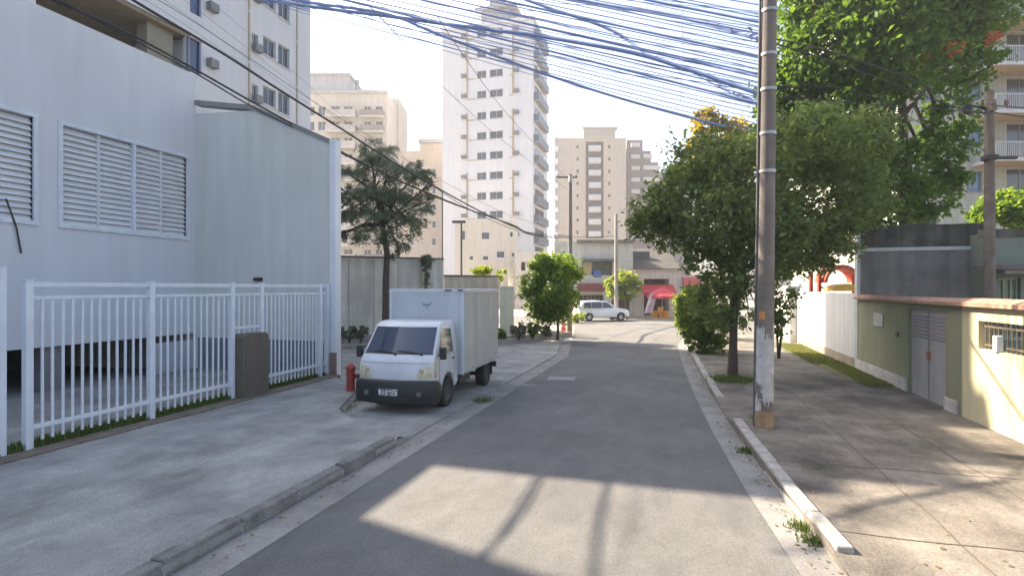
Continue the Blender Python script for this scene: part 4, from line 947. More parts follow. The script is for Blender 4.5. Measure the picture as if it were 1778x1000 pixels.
shrub('wall_creeper', 'dark creeper hanging down the high lot wall', 738, 26.2, 0, [(738, 470, 0, 7, 26), (742, 450, 0, 11, 9)], 1100, .1, lf_palm, 26)

# planting bed along the left edge
A = PD(860, 500, 23.5); B = PD(992, 500, 28.)
d = Vector((B.x - A.x, B.y - A.y, 0)); a_ = math.atan2(d.y, d.x)
pb_ = thing('planting_bed', 'low concrete edged planting bed at the left side of the road', 'planter', (A.x, A.y, 0), a_)
L_ = d.length; m = MB(); m.box(0, L_, 0, .14, 0, .26); m.box(0, .14, .141, 1.1, 0, .26); m.box(L_ - .14, L_, .141, 1.1, 0, .26); m.build('edging', mat('bed_edge', (.28, .25, .24), rough=.9, var=.25, scale=3), pb_, bevel=.02)
m = MB(); m.box(.141, L_ - .141, .141, 1.1, 0, .2); m.build('soil', soil, pb_)
for i, (px, py, r, dY, lab) in enumerate(((866, 582, 12, .3, 'leafy plant beside the rear of the van'), (900, 572, 14, .8, 'wide dark green plant second in the bed'), (925, 570, 13, 1.6, 'bushy green plant in the middle of the bed'), (947, 574, 10, 2.4, 'small dark plant beside the tree trunk in the bed'))):
    shrub('bed_plant', lab, px, 23.9 + dY, .2, [(px, py, 0, r, r * .9), (px + 5, py + 4, 0, r * .7)], 1100, .09, lf_hedge if i % 2 == 0 else lf_palm, 30 + i)['group'] = 'plants in the planting bed'
# strip bed at foot of the high wall
A = PD(578, 500, 22.0); B = PD(640, 500, 23.2); d = Vector((B.x - A.x, B.y - A.y, 0))
pb2 = thing('wall_bed', 'low grey bed with dark plants at the foot of the high wall', 'planter', (A.x - 2, A.y - .4, 0), math.atan2(d.y, d.x))
m = MB(); m.box(0, 6.2, 0, .14, 0, .34); m.build('edging', mat('bed_edge', (.28, .25, .24)), pb2, bevel=.02); m = MB(); m.box(0, 6.2, .141, 1.2, 0, .28); m.build('soil', soil, pb2)
for i, px in enumerate((586, 606, 626)): shrub('bed_plant', ['dark low plant next to the white end pillar', 'dark low plant in the middle of the wall bed', 'dark low plant nearest the trunk behind the van'][i], px, 22.6, .28, [(px, 580, 0, 11, 8), (px + 6, 574, 0, 7, 9)], 700, .1, lf_palm, 40 + i)['group'] = 'plants in the wall bed'

# grass tufts at pole and tree
grass('grass', [(4.62 * cT - 9.9 * sT - .1, 4.62 * sT + 9.9 * cT, .12), (kx(9) + .0, 9.0, .01)], 500, .07, 'tufts of grass around the foot of the concrete pole', grassm, 8, spread=.09)
p = G(1272, 660, .12); grass('grass', [(p.x, p.y, .12)], 1500, .1, 'ring of grass round the street tree trunk', grassm, 9, spread=.28)
p = G(1418, 935, .0); grass('grass', [(kx(6.0) - .05, 6.0, .01), (kx(6.3) - .05, 6.3, .01)], 260, .07, 'weeds growing in the gutter at the kerb end', grassm, 10, spread=.06)
p = G(836, 697); p2 = G(595, 712, .1); grass('grass', [(p.x, p.y, .02)], 260, .06, 'weeds on the apron beside the van wheel', grassm, 17, spread=.12)
grass('grass', [(x, yb(x) + .1, .05) for x in (-6.35, -6.5, -6.7, -6.9)], 500, .05, 'weeds along the broken pavement edge below the hydrant', grassm, 18, spread=.1)
# fallen leaves and grit
rng_ = np.random.default_rng(77); Vv = []; Ff = []
for i in range(900):
    y = rng_.uniform(4, 24); k_ = rng_.integers(0, 3)
    if k_ == 0: x = kx(y) - abs(rng_.normal(0, .12)) - .02; z = .012
    elif k_ == 1: x = kx(y) + .25 + abs(rng_.normal(0, 1.2)); z = zr(x, y) + .006
    else: x = lx(y) + abs(rng_.normal(0, .15)) + .02; z = .012
    if k_ == 1 and x > 5: continue
    a = rng_.uniform(0, 6.28); l = rng_.uniform(.012, .035); ca, sa = math.cos(a) * l, math.sin(a) * l; b = len(Vv)
    Vv += [(x - ca, y - sa, z), (x - sa * .5, y + ca * .5, z + l * .3), (x + ca, y + sa, z + .002), (x + sa * .5, y - ca * .5, z + l * .25)]; Ff.append((b, b + 1, b + 2, b + 3))
me = bpy.data.meshes.new('fallen_leaves'); me.from_pydata(Vv, [], Ff); me.materials.append(leafmat('dry_leaf', (.10, .075, .03), (.26, .20, .09), .1)); o = bpy.data.objects.new('fallen_leaves', me); COL.objects.link(o)
tag(o, 'dry fallen leaves scattered along the kerbs and pavement', 'leaves', kind='stuff')
# dropped edge, dark crack along the broken pavement end
g = MB(); pr = None
for i in range(30):
    x = -6.0 - 1.1 * i / 29; q = (x, yb(x) + .02 + .02 * math.sin(i * 2.1))
    if pr: g.quad((pr[0], pr[1] - .02, .146), (q[0], q[1] - .02, .146), (q[0], q[1] + .03, .14), (pr[0], pr[1] + .03, .14))
    pr = q
struct('pavement_crack', g, soil)

# ------------------------------------------------------------------ delivery van
def front_loft(outline, hwf, bulge, nx=8):
    """closed side outline [(y,z,isfront)] lofted across x with a bulging front"""
    m = MB(); n = len(outline); vs = []
    for i in range(nx + 1):
        u = -1 + 2 * i / nx
        for (y, z, fr) in outline: vs.append((u * hwf(z), y + (fr * bulge * (u * u) if fr else 0), z))
    fs = [(i * n + k, i * n + (k + 1) % n, (i + 1) * n + (k + 1) % n, (i + 1) * n + k) for i in range(nx) for k in range(n)]
    m.add(vs, fs, True); m.add(vs[:n], [tuple(range(n))]); m.add(vs[-n:], [tuple(range(n))[::-1]]); return m
def merge(o, d=.0005):
    bm = bmesh.new(); bm.from_mesh(o.data); bmesh.ops.remove_doubles(bm, verts=bm.verts, dist=d); bmesh.ops.recalc_face_normals(bm, faces=bm.faces); bm.to_mesh(o.data); bm.free()
    return o
dull_rim = mat('dull_rim', (.06, .06, .065), rough=.6, var=.3, scale=8)
def wheel(parent, x, y, r, wd, side, steel_m=dull_rim):
    m = MB(); h = wd / 2
    m.lathe([(r * .62, -h), (r * .9, -h), (r * .98, -h * .8), (r, -h * .5), (r, h * .5), (r * .98, h * .8), (r * .9, h), (r * .62, h), (r * .62, -h)], (0, 0, 0), 28, 'x')
    o = m.build('wheel', rubber, parent); o.location = (x, y, r)
    q = MB(); s = side
    q.lathe([(0, s * h * .35), (r * .16, s * h * .4), (r * .2, s * h * .25), (r * .5, s * h * .3), (r * .62, s * h * .85), (r * .64, s * h * .9), (r * .62, -s * h)], (0, 0, 0), 20, 'x'); q.build('rim', steel_m, o)
    return o
vx, vy = -5.31, 9.60
van = thing('delivery_van', 'small white box van parked on the pavement apron facing the camera', 'van', (vx, vy, .02), R(2.5))
def hwv(z): return .80 if z < 1.05 else .80 - .10 * (z - 1.05) / .8
arc = [(1.0 + .39 * math.cos(t), .33 + .39 * math.sin(t), 0) for t in [math.pi * (1 - k / 10) for k in range(11)]]
arc = [(y, max(z, .36), f) for y, z, f in arc]
out = [(.10, .36, 1), (.06, .62, 1), (.05, .80, 1), (.07, .98, 1), (.14, 1.10, 1), (.20, 1.155, 1), (.44, 1.46, 1), (.62, 1.70, 1), (.70, 1.745, 1), (.84, 1.775, .6), (1.1, 1.79, 0), (1.48, 1.785, 0), (1.56, 1.72, 0), (1.58, 1.2, 0), (1.58, .45, 0)] + [(y, z, f) for y, z, f in arc[::-1]]
cabm = front_loft(out, hwv, .10); cab = cabm.build('cab', van_w, van); merge(cab)
md = cab.modifiers.new('bevel', 'BEVEL'); md.width = .025; md.segments = 3; md.limit_method = 'ANGLE'; md.angle_limit = R(40)
def strip(pts, u0, u1, off, nx=12, bulge=.10, hwf=hwv):
    """pts [(y,z)] along the nose profile"""
    m = MB(); vs = []; n = len(pts)
    for i in range(nx + 1):
        u = u0 + (u1 - u0) * i / nx
        for y, z in pts: vs.append((u * hwf(z), y + bulge * u * u - off, z + off * .5))
    m.add(vs, [(i * n + k, i * n + k + 1, (i + 1) * n + k + 1, (i + 1) * n + k) for i in range(nx) for k in range(n - 1)], True); return m
ws = strip([(.215, 1.175), (.44, 1.46), (.60, 1.675)], -.93, .93, .006); wso = ws.build('windscreen', wscreen, van)
m = strip([(.205, 1.16), (.218, 1.178)], -.95, .95, .011); m.build('cowl', black_pl, van)
for s in (-1, 1):                                              # side windows
    m = MB(); pts = [(.50, 1.13), (1.28, 1.13), (1.28, 1.62), (.80, 1.64), (.70, 1.56)]
    m.add([(s * (hwv(z) + .006), y, z) for y, z in pts], [tuple(range(5))]); m.build('side_window', wscreen, van)
    m = MB(); pts = [(.46, .46), (.5, 1.09), (1.36, 1.09), (1.36, .74), (1.30, .62)]
    dm = [(s * (hwv(z) + .004), y, z) for y, z in pts]
    m.tube(dm + [dm[0]], .004, 4, False); m.build('door_line', black_pl, van)
    m = MB(); m.box(s * .805, s * .83, 1.18, 1.30, .98, 1.01); m.build('door_handle', black_pl, van, bevel=.004)
    # mirrors
    m = MB(); m.box(s * .98, s * .86, .34, .44, 1.06, 1.30); mo = m.build('mirror', black_pl, van, bevel=.02)
    m = MB(); m.tube([(s * .78, .50, 1.12), (s * .88, .42, 1.14)], .015, 6); m.tube([(s * .78, .55, 1.3), (s * .88, .42, 1.25)], .012, 6); m.build('bracket', black_pl, mo)
    # headlights wrap the corners
    m = MB(); vs = []; prof = [(.055, .70), (.055, .80), (.075, .96), (.10, 1.03)]
    for i in range(7):
        u = .62 + .36 * i / 6
        for y, z in prof: vs.append((s * u * hwv(z) * 1.0, y + .10 * u * u - .012 - .004 * math.sin(i), z + (.0 if z > .8 else .0) - .07 * (1 - i / 6) * (z > .9)))
    for y, z in prof: vs.append((s * (.80 + .008), y + .24, z))
    m.add(vs, [(i * 4 + k, i * 4 + k + 1, (i + 1) * 4 + k + 1, (i + 1) * 4 + k) for i in range(7) for k in range(3)], True); hl_ = m.build('headlight', lamp_c, van)
    m = MB(); m.lathe([(0, -.01), (.045, -.008), (.05, .0)], (s * .58, .055 + .04, .85), 14, 'y'); m.build('reflector', mat('lamp_reflector', (.6, .58, .5), rough=.15, metal=.6), hl_)
    m = MB(); vs = [(s * .808, .20, .72), (s * .808, .30, .72), (s * .808, .30, .80), (s * .808, .2, .80)]; m.add([(x + s * .003, y, z) for x, y, z in vs], [(0, 1, 2, 3)]); m.build('indicator', orange_l, hl_)
# bumper
bo = [(-.02, .21, 1), (-.045, .30, 1), (-.045, .56, 1), (-.01, .66, 1), (.05, .67, 1), (.30, .66, 0), (.50, .56, 0), (.52, .38, 0), (.45, .21, 0)]
bu = front_loft(bo, lambda z: .835, .12); bo_ = bu.build('bumper', black_pl, van); merge(bo_)
md = bo_.modifiers.new('bevel', 'BEVEL'); md.width = .015; md.segments = 2; md.limit_method = 'ANGLE'
m = MB(); m.box(-.38, .38, -.052, -.044, .30, .36); m.build('air_intake', dark, van)
for s in (-1, 1): m = MB(); m.lathe([(0, -.01), (.05, -.006), (.055, .01)], (s * .56, -.005, .42), 14, 'y'); m.build('fog_lamp', mat('fog_lens', (.12, .13, .14), rough=.1), van)
# licence plate, unreadable in the photo
m = MB(); m.box(-.20, .20, -.066, -.055, .38, .51); pt = m.build('licence_plate', mat('plate_grey', (.30, .30, .30), rough=.5), van)
pt.location.x = -.06
for shade in (0, 1):
    m = MB(); rr = random.Random(5)
    for i in range(14):
        for j in range(6):
            v = rr.random(); x = -.195 + .39 * i / 14; z = .385 + .12 * j / 6
            if (v > .72) == bool(shade) and (v < .3 or v > .72): m.box(x, x + .026, -.069, -.0665, z, z + .019)
    m.build('mosaic', mat('plate_light', (.75, .75, .75)) if shade else mat('plate_dark', (.06, .06, .06)), pt)
# grille badge, panel line under windscreen, wipers
m = MB(); m.tube([(u * .74, .068 + .10 * u * u * .85 - .006, 1.005) for u in (-.95, -.6, -.2, .2, .6, .95)], .004, 4); m.build('hood_line', mat('panel_gap', (.12, .13, .15)), van)
for x0, x1 in ((-.52, -.02), (.02, .52)):
    m = MB(); u0 = x0 / .8; u1 = x1 / .8
    m.tube([(x1, .19 + .1 * u1 * u1, 1.175), ((x0 + x1) / 2, .215 + .1 * ((u0 + u1) / 2) ** 2, 1.21), (x0, .235 + .1 * u0 * u0, 1.222)], .011, 6)
    m.tube([(x1, .17 + .1 * u1 * u1, 1.15), (x1, .19 + .1 * u1 * u1, 1.18)], .025, 8); m.build('wiper', black_pl, van)
# cargo box
BX = .885; by0, by1, bz0, bz1 = 1.68, 4.55, .56, 2.46
m = MB(); m.box(-BX, BX, by0, by1, bz0, bz1); bx = m.build('cargo_box', box_w, van, bevel=.02)
for s in (-1, 1):
    m = MB(); m.box(s * (BX + .001), s * (BX + .012), by0 + .10, by1 - .07, bz0 + .10, bz1 - .10); m.build('side_panel', box_g, bx)
    m = MB(); x = s * (BX + .0125)
    for yk in (by0 + .95, by0 + 1.9): m.box(s * (BX + .0125), s * (BX + .018), yk, yk + .03, bz0 + .10, bz1 - .1)
    m.box(s * (BX + .001), s * (BX + .03), by0, by1, bz1 - .09, bz1 - .03); m.box(s * (BX + .001), s * (BX + .03), by0, by1, bz0 + .02, bz0 + .08); m.build('trim', mat('alu_trim', (.4, .42, .44), rough=.4, metal=.3), bx)
m = MB(); 
for s in (-1, 1): m.box(s * (BX - .05), s * (BX + .012), by0 - .012, by0 - .0005, bz0, bz1)
m.box(-BX, BX, by0 - .014, by0 - .0005, bz1 - .07, bz1 + .004); m.build('front_trim', mat('box_trim', (.56, .61, .66), rough=.5), bx)
# small grey curved mark on the box front
m = MB()
m.tube([(.02 + .13 * math.cos(R(t)), by0 - .003, 2.2 + .10 * math.sin(R(t))) for t in range(195, 346, 15)], [.006, .012, .018, .022, .024, .024, .024, .022, .018, .012, .006], 5)
m.tube([(.02, by0 - .003, 2.10), (.05, by0 - .003, 2.04)], .018, 5)
m.build('box_mark', mat('mark_grey', (.25, .28, .33)), bx)
m = MB(); m.box(.45, .62, by0 - .03, by0 - .015, bz1 - .05, bz1 - .02); m.box(.76, .88, by0 - .03, by0 - .015, bz1 - .05, bz1 - .02); m.build('marker_lamp', mat('marker_dark', (.1, .06, .05)), bx)
# chassis, wheels
m = MB(); 
for s in (-1, 1): m.box(s * .30, s * .38, .4, by1, .42, .54)
for y in (1.7, 2.5, 3.3, 4.4): m.box(-.30, .30, y, y + .08, .43, .53)
m.box(-.85, .85, by1 - .12, by1 - .04, .36, .50); m.build('chassis', black_pl, van)
m = MB(); m.box(.42, .78, 1.75, 2.5, .34, .54); m.build('fuel_tank', black_pl, van, bevel=.03)
m = MB(); m.tube([(-.6, 1.0, .33), (.6, 1.0, .33)], .04, 8); m.tube([(-.6, 3.55, .30), (.6, 3.55, .30)], .05, 8); m.lathe([(0, -.1), (.12, -.06), (.14, 0), (.12, .06), (0, .1)], (0, 3.55, .30), 12, 'y'); m.build('axle', black_pl, van)
for s in (-1, 1):
    wheel(van, s * .70, 1.0, .33, .19, s); wheel(van, s * .76, 3.55, .30, .24, s)
    m = MB(); m.box(s * .62, s * .88, 3.98, 4.0, .22, .55); m.build('mud_flap', rubber, van)
m = MB(); m.box(.62, .86, 3.15, 3.95, .60 - .05, .555); m.build('rear_wing', black_pl, van)
m = MB(); m.box(-.58, .58, .42, 1.5, .36, .60); m.build('engine_bay', dark, van)

# ------------------------------------------------------------------ white estate car far ahead
p = PD(1043, 500, 41.8); car = thing('parked_car', 'white estate car parked at the end of the street', 'car', (p.x, p.y, .01), TH + R(14))
# local x along the car (nose +x), built from a side outline
co = [(-1.95, .35), (-2.0, .62), (-1.95, .95), (-1.78, 1.38), (-1.55, 1.50), (-.4, 1.54), (.2, 1.48), (.55, 1.28), (.92, 1.0), (1.75, .88), (2.0, .72), (2.03, .42), (1.95, .30)]
def archp(c, r=.36): return [(c + r * math.cos(t), .30 + max(0, r * math.sin(t))) for t in [math.pi * k / 8 for k in range(9)]]
co = co + archp(1.3) + archp(-1.25)
m = MB(); n = len(co); vs = []
for u in (-1, -.93, -.5, 0, .5, .93, 1):
    for x, z in co:
        hwc = .84 if z < .95 else .84 - .30 * (z - .95)
        taper = .90 if abs(x) > 1.9 else 1
        zz = z - (.03 if abs(u) == 1 and z > 1.3 else 0)
        vs.append((x, u * hwc * taper, zz))
m.add(vs, [(i * n + k, i * n + (k + 1) % n, (i + 1) * n + (k + 1) % n, (i + 1) * n + k) for i in range(6) for k in range(n)], True); m.add(vs[:n], [tuple(range(n))]); m.add(vs[-n:], [tuple(range(n))])
cb_ = m.build('body', mat('car_white', (.75, .78, .82), rough=.25, var=.03), car); merge(cb_)
md = cb_.modifiers.new('bevel', 'BEVEL'); md.width = .03; md.segments = 2; md.limit_method = 'ANGLE'; md.angle_limit = R(40)
for s in (-1, 1):
    def ww_(x, z): return (x, s * (.84 - .30 * max(0, z - .95) + .012), z)
    for poly in ([(-1.72, 1.0), (-1.1, 1.0), (-1.1, 1.42), (-1.6, 1.40)], [(-1.04, 1.0), (-.22, 1.0), (-.22, 1.44), (-1.04, 1.43)], [(-.16, 1.0), (.72, 1.0), (.30, 1.34), (.12, 1.42), (-.16, 1.43)]):
        m = MB(); m.add([ww_(x, z) for x, z in poly], [tuple(range(len(poly)))]); m.build('side_window', wglass, car)
    m = MB(); m.box(1.80, 1.99, s * .50, s * .72, .66, .80); m.build('headlight', lamp_c, car, bevel=.02)
    m = MB(); m.box(-2.0, -1.94, s * .60, s * .74, .75, 1.1); m.build('tail_light', red_p, car, bevel=.01)
    for xw in (1.3, -1.25):
        q = MB(); r_ = .30; h = .09
        q.lathe([(r_ * .6, -h), (r_ * .95, -h), (r_, 0), (r_ * .95, h), (r_ * .6, h), (r_ * .6, -h)], (0, 0, 0), 20, 'y'); o = q.build('wheel', rubber, car); o.location = (xw, s * .74, r_)
        q = MB(); q.lathe([(0, s * .07), (.17, s * .06), (.19, s * .085)], (0, 0, 0), 14, 'y'); q.build('rim', steel, o)
m = MB(); m.add([(.58, -.66, 1.285), (.94, -.72, 1.015), (.94, .72, 1.015), (.58, .66, 1.285), (.24, -.58, 1.475), (.24, .58, 1.475)], [(0, 1, 2, 3), (4, 0, 3, 5)]); 
for i, v in enumerate(m.v): m.v[i] = v + Vector((.012, 0, .012))
m.build('windscreen', wglass, car)
m = MB(); m.box(2.0, 2.05, -.6, .6, .36, .56); m.build('bumper', mat('bumper_grey', (.3, .31, .32)), car, bevel=.02)

# red bollard and cut trunk by the tree
p = PD(978, 500, 30.5); bl_ = thing('red_bollard', 'orange red cone shaped bollard just right of the round tree', 'bollard', (p.x, p.y, .03))
m = MB(); m.lathe([(0, 0), (.24, 0), (.24, .05), (.17, .06), (.06, .82), (.05, .86), (0, .87)], n=18); m.build('cone', mat('cone_red', (.75, .10, .05), rough=.5, var=.1), bl_)
m = MB(); m.lathe([(.137, .30), (.1105, .50)], n=18); m.build('reflective_band', mat('cone_band', (.6, .3, .22)), bl_)
p = PD(988, 500, 28.3); ts = thing('tan_post', 'short thick tan post beside the red bollard', 'post', (p.x, p.y, .03))
m = MB(); m.tube([(0, 0, 0), (.02, 0, .6), (0, 0, 1.25)], [.17, .15, .16], 12); m.build('shaft', mat('post_tan', (.36, .26, .18), rough=.9, var=.2, scale=5, bump=.4), ts)

# ------------------------------------------------------------------ poles
def pole_mat():
    m = mat('pole_concrete', (.175, .155, .145), rough=.9, var=.22, scale=3, streak=.25, bump=.3); return m
pB = G(1326, 740, .12)
cp = thing('utility_pole', 'tall grey concrete utility pole standing on the right hand pavement', 'pole', (pB.x, pB.y, .12))
m = MB(); lean = .012; H_ = 9.2
m.tube([(lean * z, 0, z) for z in (0, 1, 2, 3, 4, 5, 6, 7, 8, H_)], [.150 - .0042 * z for z in (0, 1, 2, 3, 4, 5, 6, 7, 8, H_)], 20); m.build('shaft', pole_mat(), cp)
# flaking whitewash: irregular sleeve of thin paint patches with real edges
m = MB(); rr = random.Random(9); n = 72; rows_ = 110; z0, z1 = .28, 1.78
for j in range(rows_):
    for i in range(n):
        zz = z0 + (z1 - z0) * j / rows_; an = 2 * math.pi * i / n; qx, qy = math.cos(an) * 1.3, math.sin(an) * 1.3
        f = mn.noise((qx, qy, zz * 2.4)) + .6 * mn.noise((qx * 3.3, qy * 3.3, zz * 7)) + .35 * mn.noise((qx * 9, qy * 9, zz * 20))
        edge = min(1, (z1 - zz) / .3, (zz - z0) / .5)
        if f * .8 + edge * .55 < .16: continue
        z2_ = zz + (z1 - z0) / rows_; a, b = 2 * math.pi * i / n, 2 * math.pi * (i + 1) / n
        ra, rb = .1525 - .0042 * zz, .1525 - .0042 * z2_
        m.quad((ra * math.cos(a) + lean * zz, ra * math.sin(a), zz), (ra * math.cos(b) + lean * zz, ra * math.sin(b), zz), (rb * math.cos(b) + lean * z2_, rb * math.sin(b), z2_), (rb * math.cos(a) + lean * z2_, rb * math.sin(a), z2_))
m.build('flaking_paint', mat('old_whitewash', (.42, .42, .43), rough=.9, var=.2, scale=6), cp)
m = MB(); m.lathe([(.156, 0), (.159, .002), (.152, .28), (.148, .28)], n=20); m.build('stained_base', mat('base_rust', (.30, .21, .13), rough=.95, var=.3, scale=6), cp)
m = MB(); a0_ = -2.2
for i in range(4):
    a, b = a0_ + i * .16, a0_ + (i + 1) * .16; m.quad((.151 * math.cos(a), .151 * math.sin(a), 1.85), (.151 * math.cos(b), .151 * math.sin(b), 1.85), (.15 * math.cos(b), .15 * math.sin(b), 1.98), (.15 * math.cos(a), .15 * math.sin(a), 1.98))
m.build('orange_tag', mat('orange_tag', (.45, .20, .06)), cp)
for z in (4.35, 5.0, 5.75, 6.35, 7.1): m = MB(); m.lathe([(.137 - .004 * z + .02, 0), (.142 - .004 * z + .02, .0), (.142 - .004 * z + .02, .05), (.137 - .004 * z + .02, .05)], (lean * z, 0, z), 16); m.build('clamp', steel, cp)
m = MB(); m.tube([(-.155, -.02, .0), (-.15 + lean * 4, -.02, 4), (-.145 + lean * 8, -.02, 8)], .022, 6); m.build('conduit', mat('conduit', (.09, .09, .1)), cp)
def simple_pole(px, ptop, Y, r_, label, arms, m_, base_z=.0, name='utility_pole', group=None):
    p = PD(px, 500, Y); t = thing(name, label, 'pole', (p.x, p.y, base_z), TH); H = FZ(ptop, Y) - base_z
    m = MB(); m.tube([(0, 0, 0), (0, 0, H / 2), (0, 0, H)], [r_ * 1.15, r_, r_ * .85], 12); m.build('shaft', m_, t)
    for (pz, x0, x1) in arms:
        z = FZ(pz, Y) - base_z; m = MB(); m.box(x0, x1, -r_ - .1, -r_ - .01, z - .06, z + .06); ar = m.build('crossarm', wood_pole, t)
        m = MB()
        for x in (x0 + .08, (x0 + x1) / 2 + .3, x1 - .08): m.lathe([(.02, 0), (.05, .02), (.05, .07), (.03, .09), (.045, .11), (0, .15)], (x, -r_ - .055, z + .06), 8)
        m.build('insulator', mat('insulator', (.2, .12, .1), rough=.3), ar)
    return t
far_pole = simple_pole(990, 303, 40, .16, 'dark utility pole with a crossarm rising behind the round green tree', [(309, -1.0, .5)], mat('pole_far', (.14, .13, .13), rough=.9))
m = MB(); m.lathe([(0, 0), (.16, 0), (.16, .45), (.0, .45)], (.0, -.36, FZ(318, 40)), 12); m.build('transformer', steel, far_pole)
fp2 = simple_pole(1070, 372, 43.2, .15, 'pale concrete lamp pole standing in front of the far shops', [], mat('pole_pale', (.30, .28, .26), rough=.9, streak=.2))
m = MB(); m.tube([(0, 0, FZ(374, 43.2)), (.2, 0, FZ(366, 43.2)), (.75, 0, FZ(362, 43.2))], .035, 6); la = m.build('lamp_arm', steel, fp2); m = MB(); m.box(.7, 1.15, -.08, .08, FZ(363, 43.2), FZ(360, 43.2)); m.build('lamp_head', steel, la)
lp = simple_pole(801, 384, 33, .07, 'slim street lamp post rising behind the lot wall', [], mat('pole_slim', (.12, .12, .12), rough=.7), name='street_lamp')
m = MB(); z = FZ(386, 33); m.box(-.55, .25, -.1, .1, z - .06, z + .10); m.build('lamp_head', mat('lamp_dark', (.10, .10, .11), rough=.5), lp, bevel=.02)
yp = simple_pole(1718, 160, 12.2, .105, 'weathered wooden pole behind the red coping in the house yard', [(192, -.12, .0)], wood_pole)
m = MB(); z = FZ(278, 12.2); m.lathe([(.115, 0), (.16, 0), (.16, .09), (.115, .09)], (0, 0, z), 14); m.box(.1, .6, -.04, .04, z + .02, z + .08); m.build('bracket', mat('bracket_dark', (.05, .05, .05)), yp)
m = MB(); z = FZ(188, 12.2); m.tube([(-.1, 0, z), (-.45, 0, z + .06)], .025, 6); m.lathe([(0, 0), (.08, .02), (.09, .2), (0, .22)], (-.5, 0, z - .14), 10); m.build('cable_box', black_pl, yp)
tp_ = simple_pole(768, 330, 34, .05, 'thin dark pole beside the left edge of the white tower', [], mat('pole_slim', (.12, .12, .12)))

# ------------------------------------------------------------------ overhead cables
def smoothpts(P, n=10):
    Q = []
    for i in range(len(P) - 1):
        p0 = P[max(0, i - 1)]; p1 = P[i]; p2 = P[i + 1]; p3 = P[min(len(P) - 1, i + 2)]
        for k in range(n):
            t = k / n; Q.append(.5 * ((2 * p1) + (p2 - p0) * t + (2 * p0 - 5 * p1 + 4 * p2 - p3) * t * t + (3 * p1 - p0 - 3 * p2 + p3) * t ** 3))
    Q.append(P[-1]); return Q
def cable(P, r_, label, group, m_=cable_k, cat='cable', n=10, name='overhead_cable'):
    mb = MB(); mb.tube(smoothpts(P, n), r_, 6); o = mb.build(name, m_); return tag(o, label, cat, group)
# along the left pavement to the far pole (plane x = -7.4)
XC = -7.4
def PC(px, py, dx=0.):                                       # the left-hand cables swing in to the far pole
    x = -9.
    for _ in range(12):
        y = PV(px, py, x).y; x = XC + dx - 3.4 * max(0, min(1, (39 - y) / 32.))
    return PV(px, py, x)
for poly, r_, lab in (
    ([(60, -110), (230, 0), (314, 50), (393, 97), (478, 152), (580, 216), (700, 292), (820, 360), (890, 393), (930, 409), (988, 413)], .030, 'thickest black cable running from upper left down to the far pole'),
    ([(-90, -90), (90, 0), (206, 50), (326, 114), (425, 170), (499, 211), (560, 246), (680, 308), (810, 362), (890, 391), (925, 406), (988, 411)], .024, 'black cable crossing in front of the brown soffit'),
    ([(-60, -95), (120, 10), (225, 66), (340, 128), (440, 187), (530, 232), (640, 290), (780, 352), (890, 390), (920, 404), (988, 409)], .017, 'lowest thin black cable along the left pavement'),
    ([(100, -90), (282, 5), (417, 91), (542, 175), (640, 236), (760, 310), (900, 380), (988, 398)], .007, 'thin cable above the thickest black one')):
    cable([PC(a, b) if a < 900 else PD(a, b, 30.5 + (39.6 - 30.5) * (a - 900) / 88.) for a, b in poly], r_, lab, 'cables along the left pavement')
for i, dx in enumerate((0, 14, 30, 52)):
    cable([PC(a + dx, b, -.5 - .2 * i) for a, b in [(150 + 30 * i, -60), (300 + 20 * i, 30 + 4 * i), (430 + 10 * i, 118 + 3 * i), (560, 205 + 3 * i), (690, 285 + 4 * i)]], .004, ['leftmost', 'second', 'third', 'rightmost'][i] + ' hair-thin wire in front of the white flats', 'thin wires in front of the flats', mat('wire_grey', (.13, .13, .14), rough=.5))
# bundle crossing the street overhead to the concrete pole; left ends leave the frame
YP = 9.9
def cross(poly, ya, yb_, r_, lab, grp, m_=cable_fringe):
    if yb_ < 11.5 and poly[0][0] < 1000: ya += 7.5; r_ *= 1.45                # left ends set deeper so their shadows miss the sunlit pavement
    x0 = poly[0][0]; x1 = poly[-1][0]
    cable([PD(a, b, ya + (yb_ - ya) * (a - x0) / (x1 - x0)) for a, b in poly], r_, lab, grp, m_)
cross([(330, -60), (500, -2), (667, 24), (763, 61), (940, 127), (1080, 172), (1203, 206), (1262, 222)], 11, 14.5, .030, 'lowest pale blue-fringed cable ending in the dark street tree', 'cables crossing the street')
cross([(290, -70), (400, -14), (540, 12), (667, 28), (800, 46), (940, 64), (1097, 92), (1188, 119), (1250, 140), (1318, 163)], 9, YP, .030, 'thick blue-fringed cable meeting the concrete pole lowest', 'cables crossing the street')
cross([(780, -38), (900, -18), (1006, 2), (1158, 25), (1240, 45), (1322, 68)], 9, YP, .038, 'thickest dark blue-fringed cable meeting the concrete pole highest', 'cables crossing the street')
cross([(830, -30), (940, 10), (1057, 51), (1133, 100), (1195, 121), (1250, 150), (1318, 182)], 9.4, YP, .028, 'steep blue-fringed cable that crosses the others beside the tower', 'cables crossing the street')
rr = random.Random(21)
ORD = 'first second third fourth fifth sixth seventh eighth ninth tenth eleventh twelfth thirteenth fourteenth fifteenth sixteenth seventeenth eighteenth nineteenth twentieth twenty-first twenty-second twenty-third twenty-fourth'.split()
for i in range(22):
    yR = 12 + i * 8.3 + rr.uniform(-4, 4); yL = -150 + i * 6.1 + rr.uniform(-7, 7)
    P = []
    for a in range(420, 1321, 90):
        t = (a - 420) / 900.; y = yL + (yR - yL) * (t ** 1.25) + 12 * math.sin(math.pi * t) ; P.append((a, y))
    P[-1] = (1320, yR)
    cross(P, 8 + rr.uniform(-.5, 1.5), YP + rr.uniform(-.1, .1), rr.choice((.006, .008, .011, .016)), ORD[i] + ' thin blue-fringed cable from the top where the bundle meets the concrete pole', 'thin cables crossing the street')
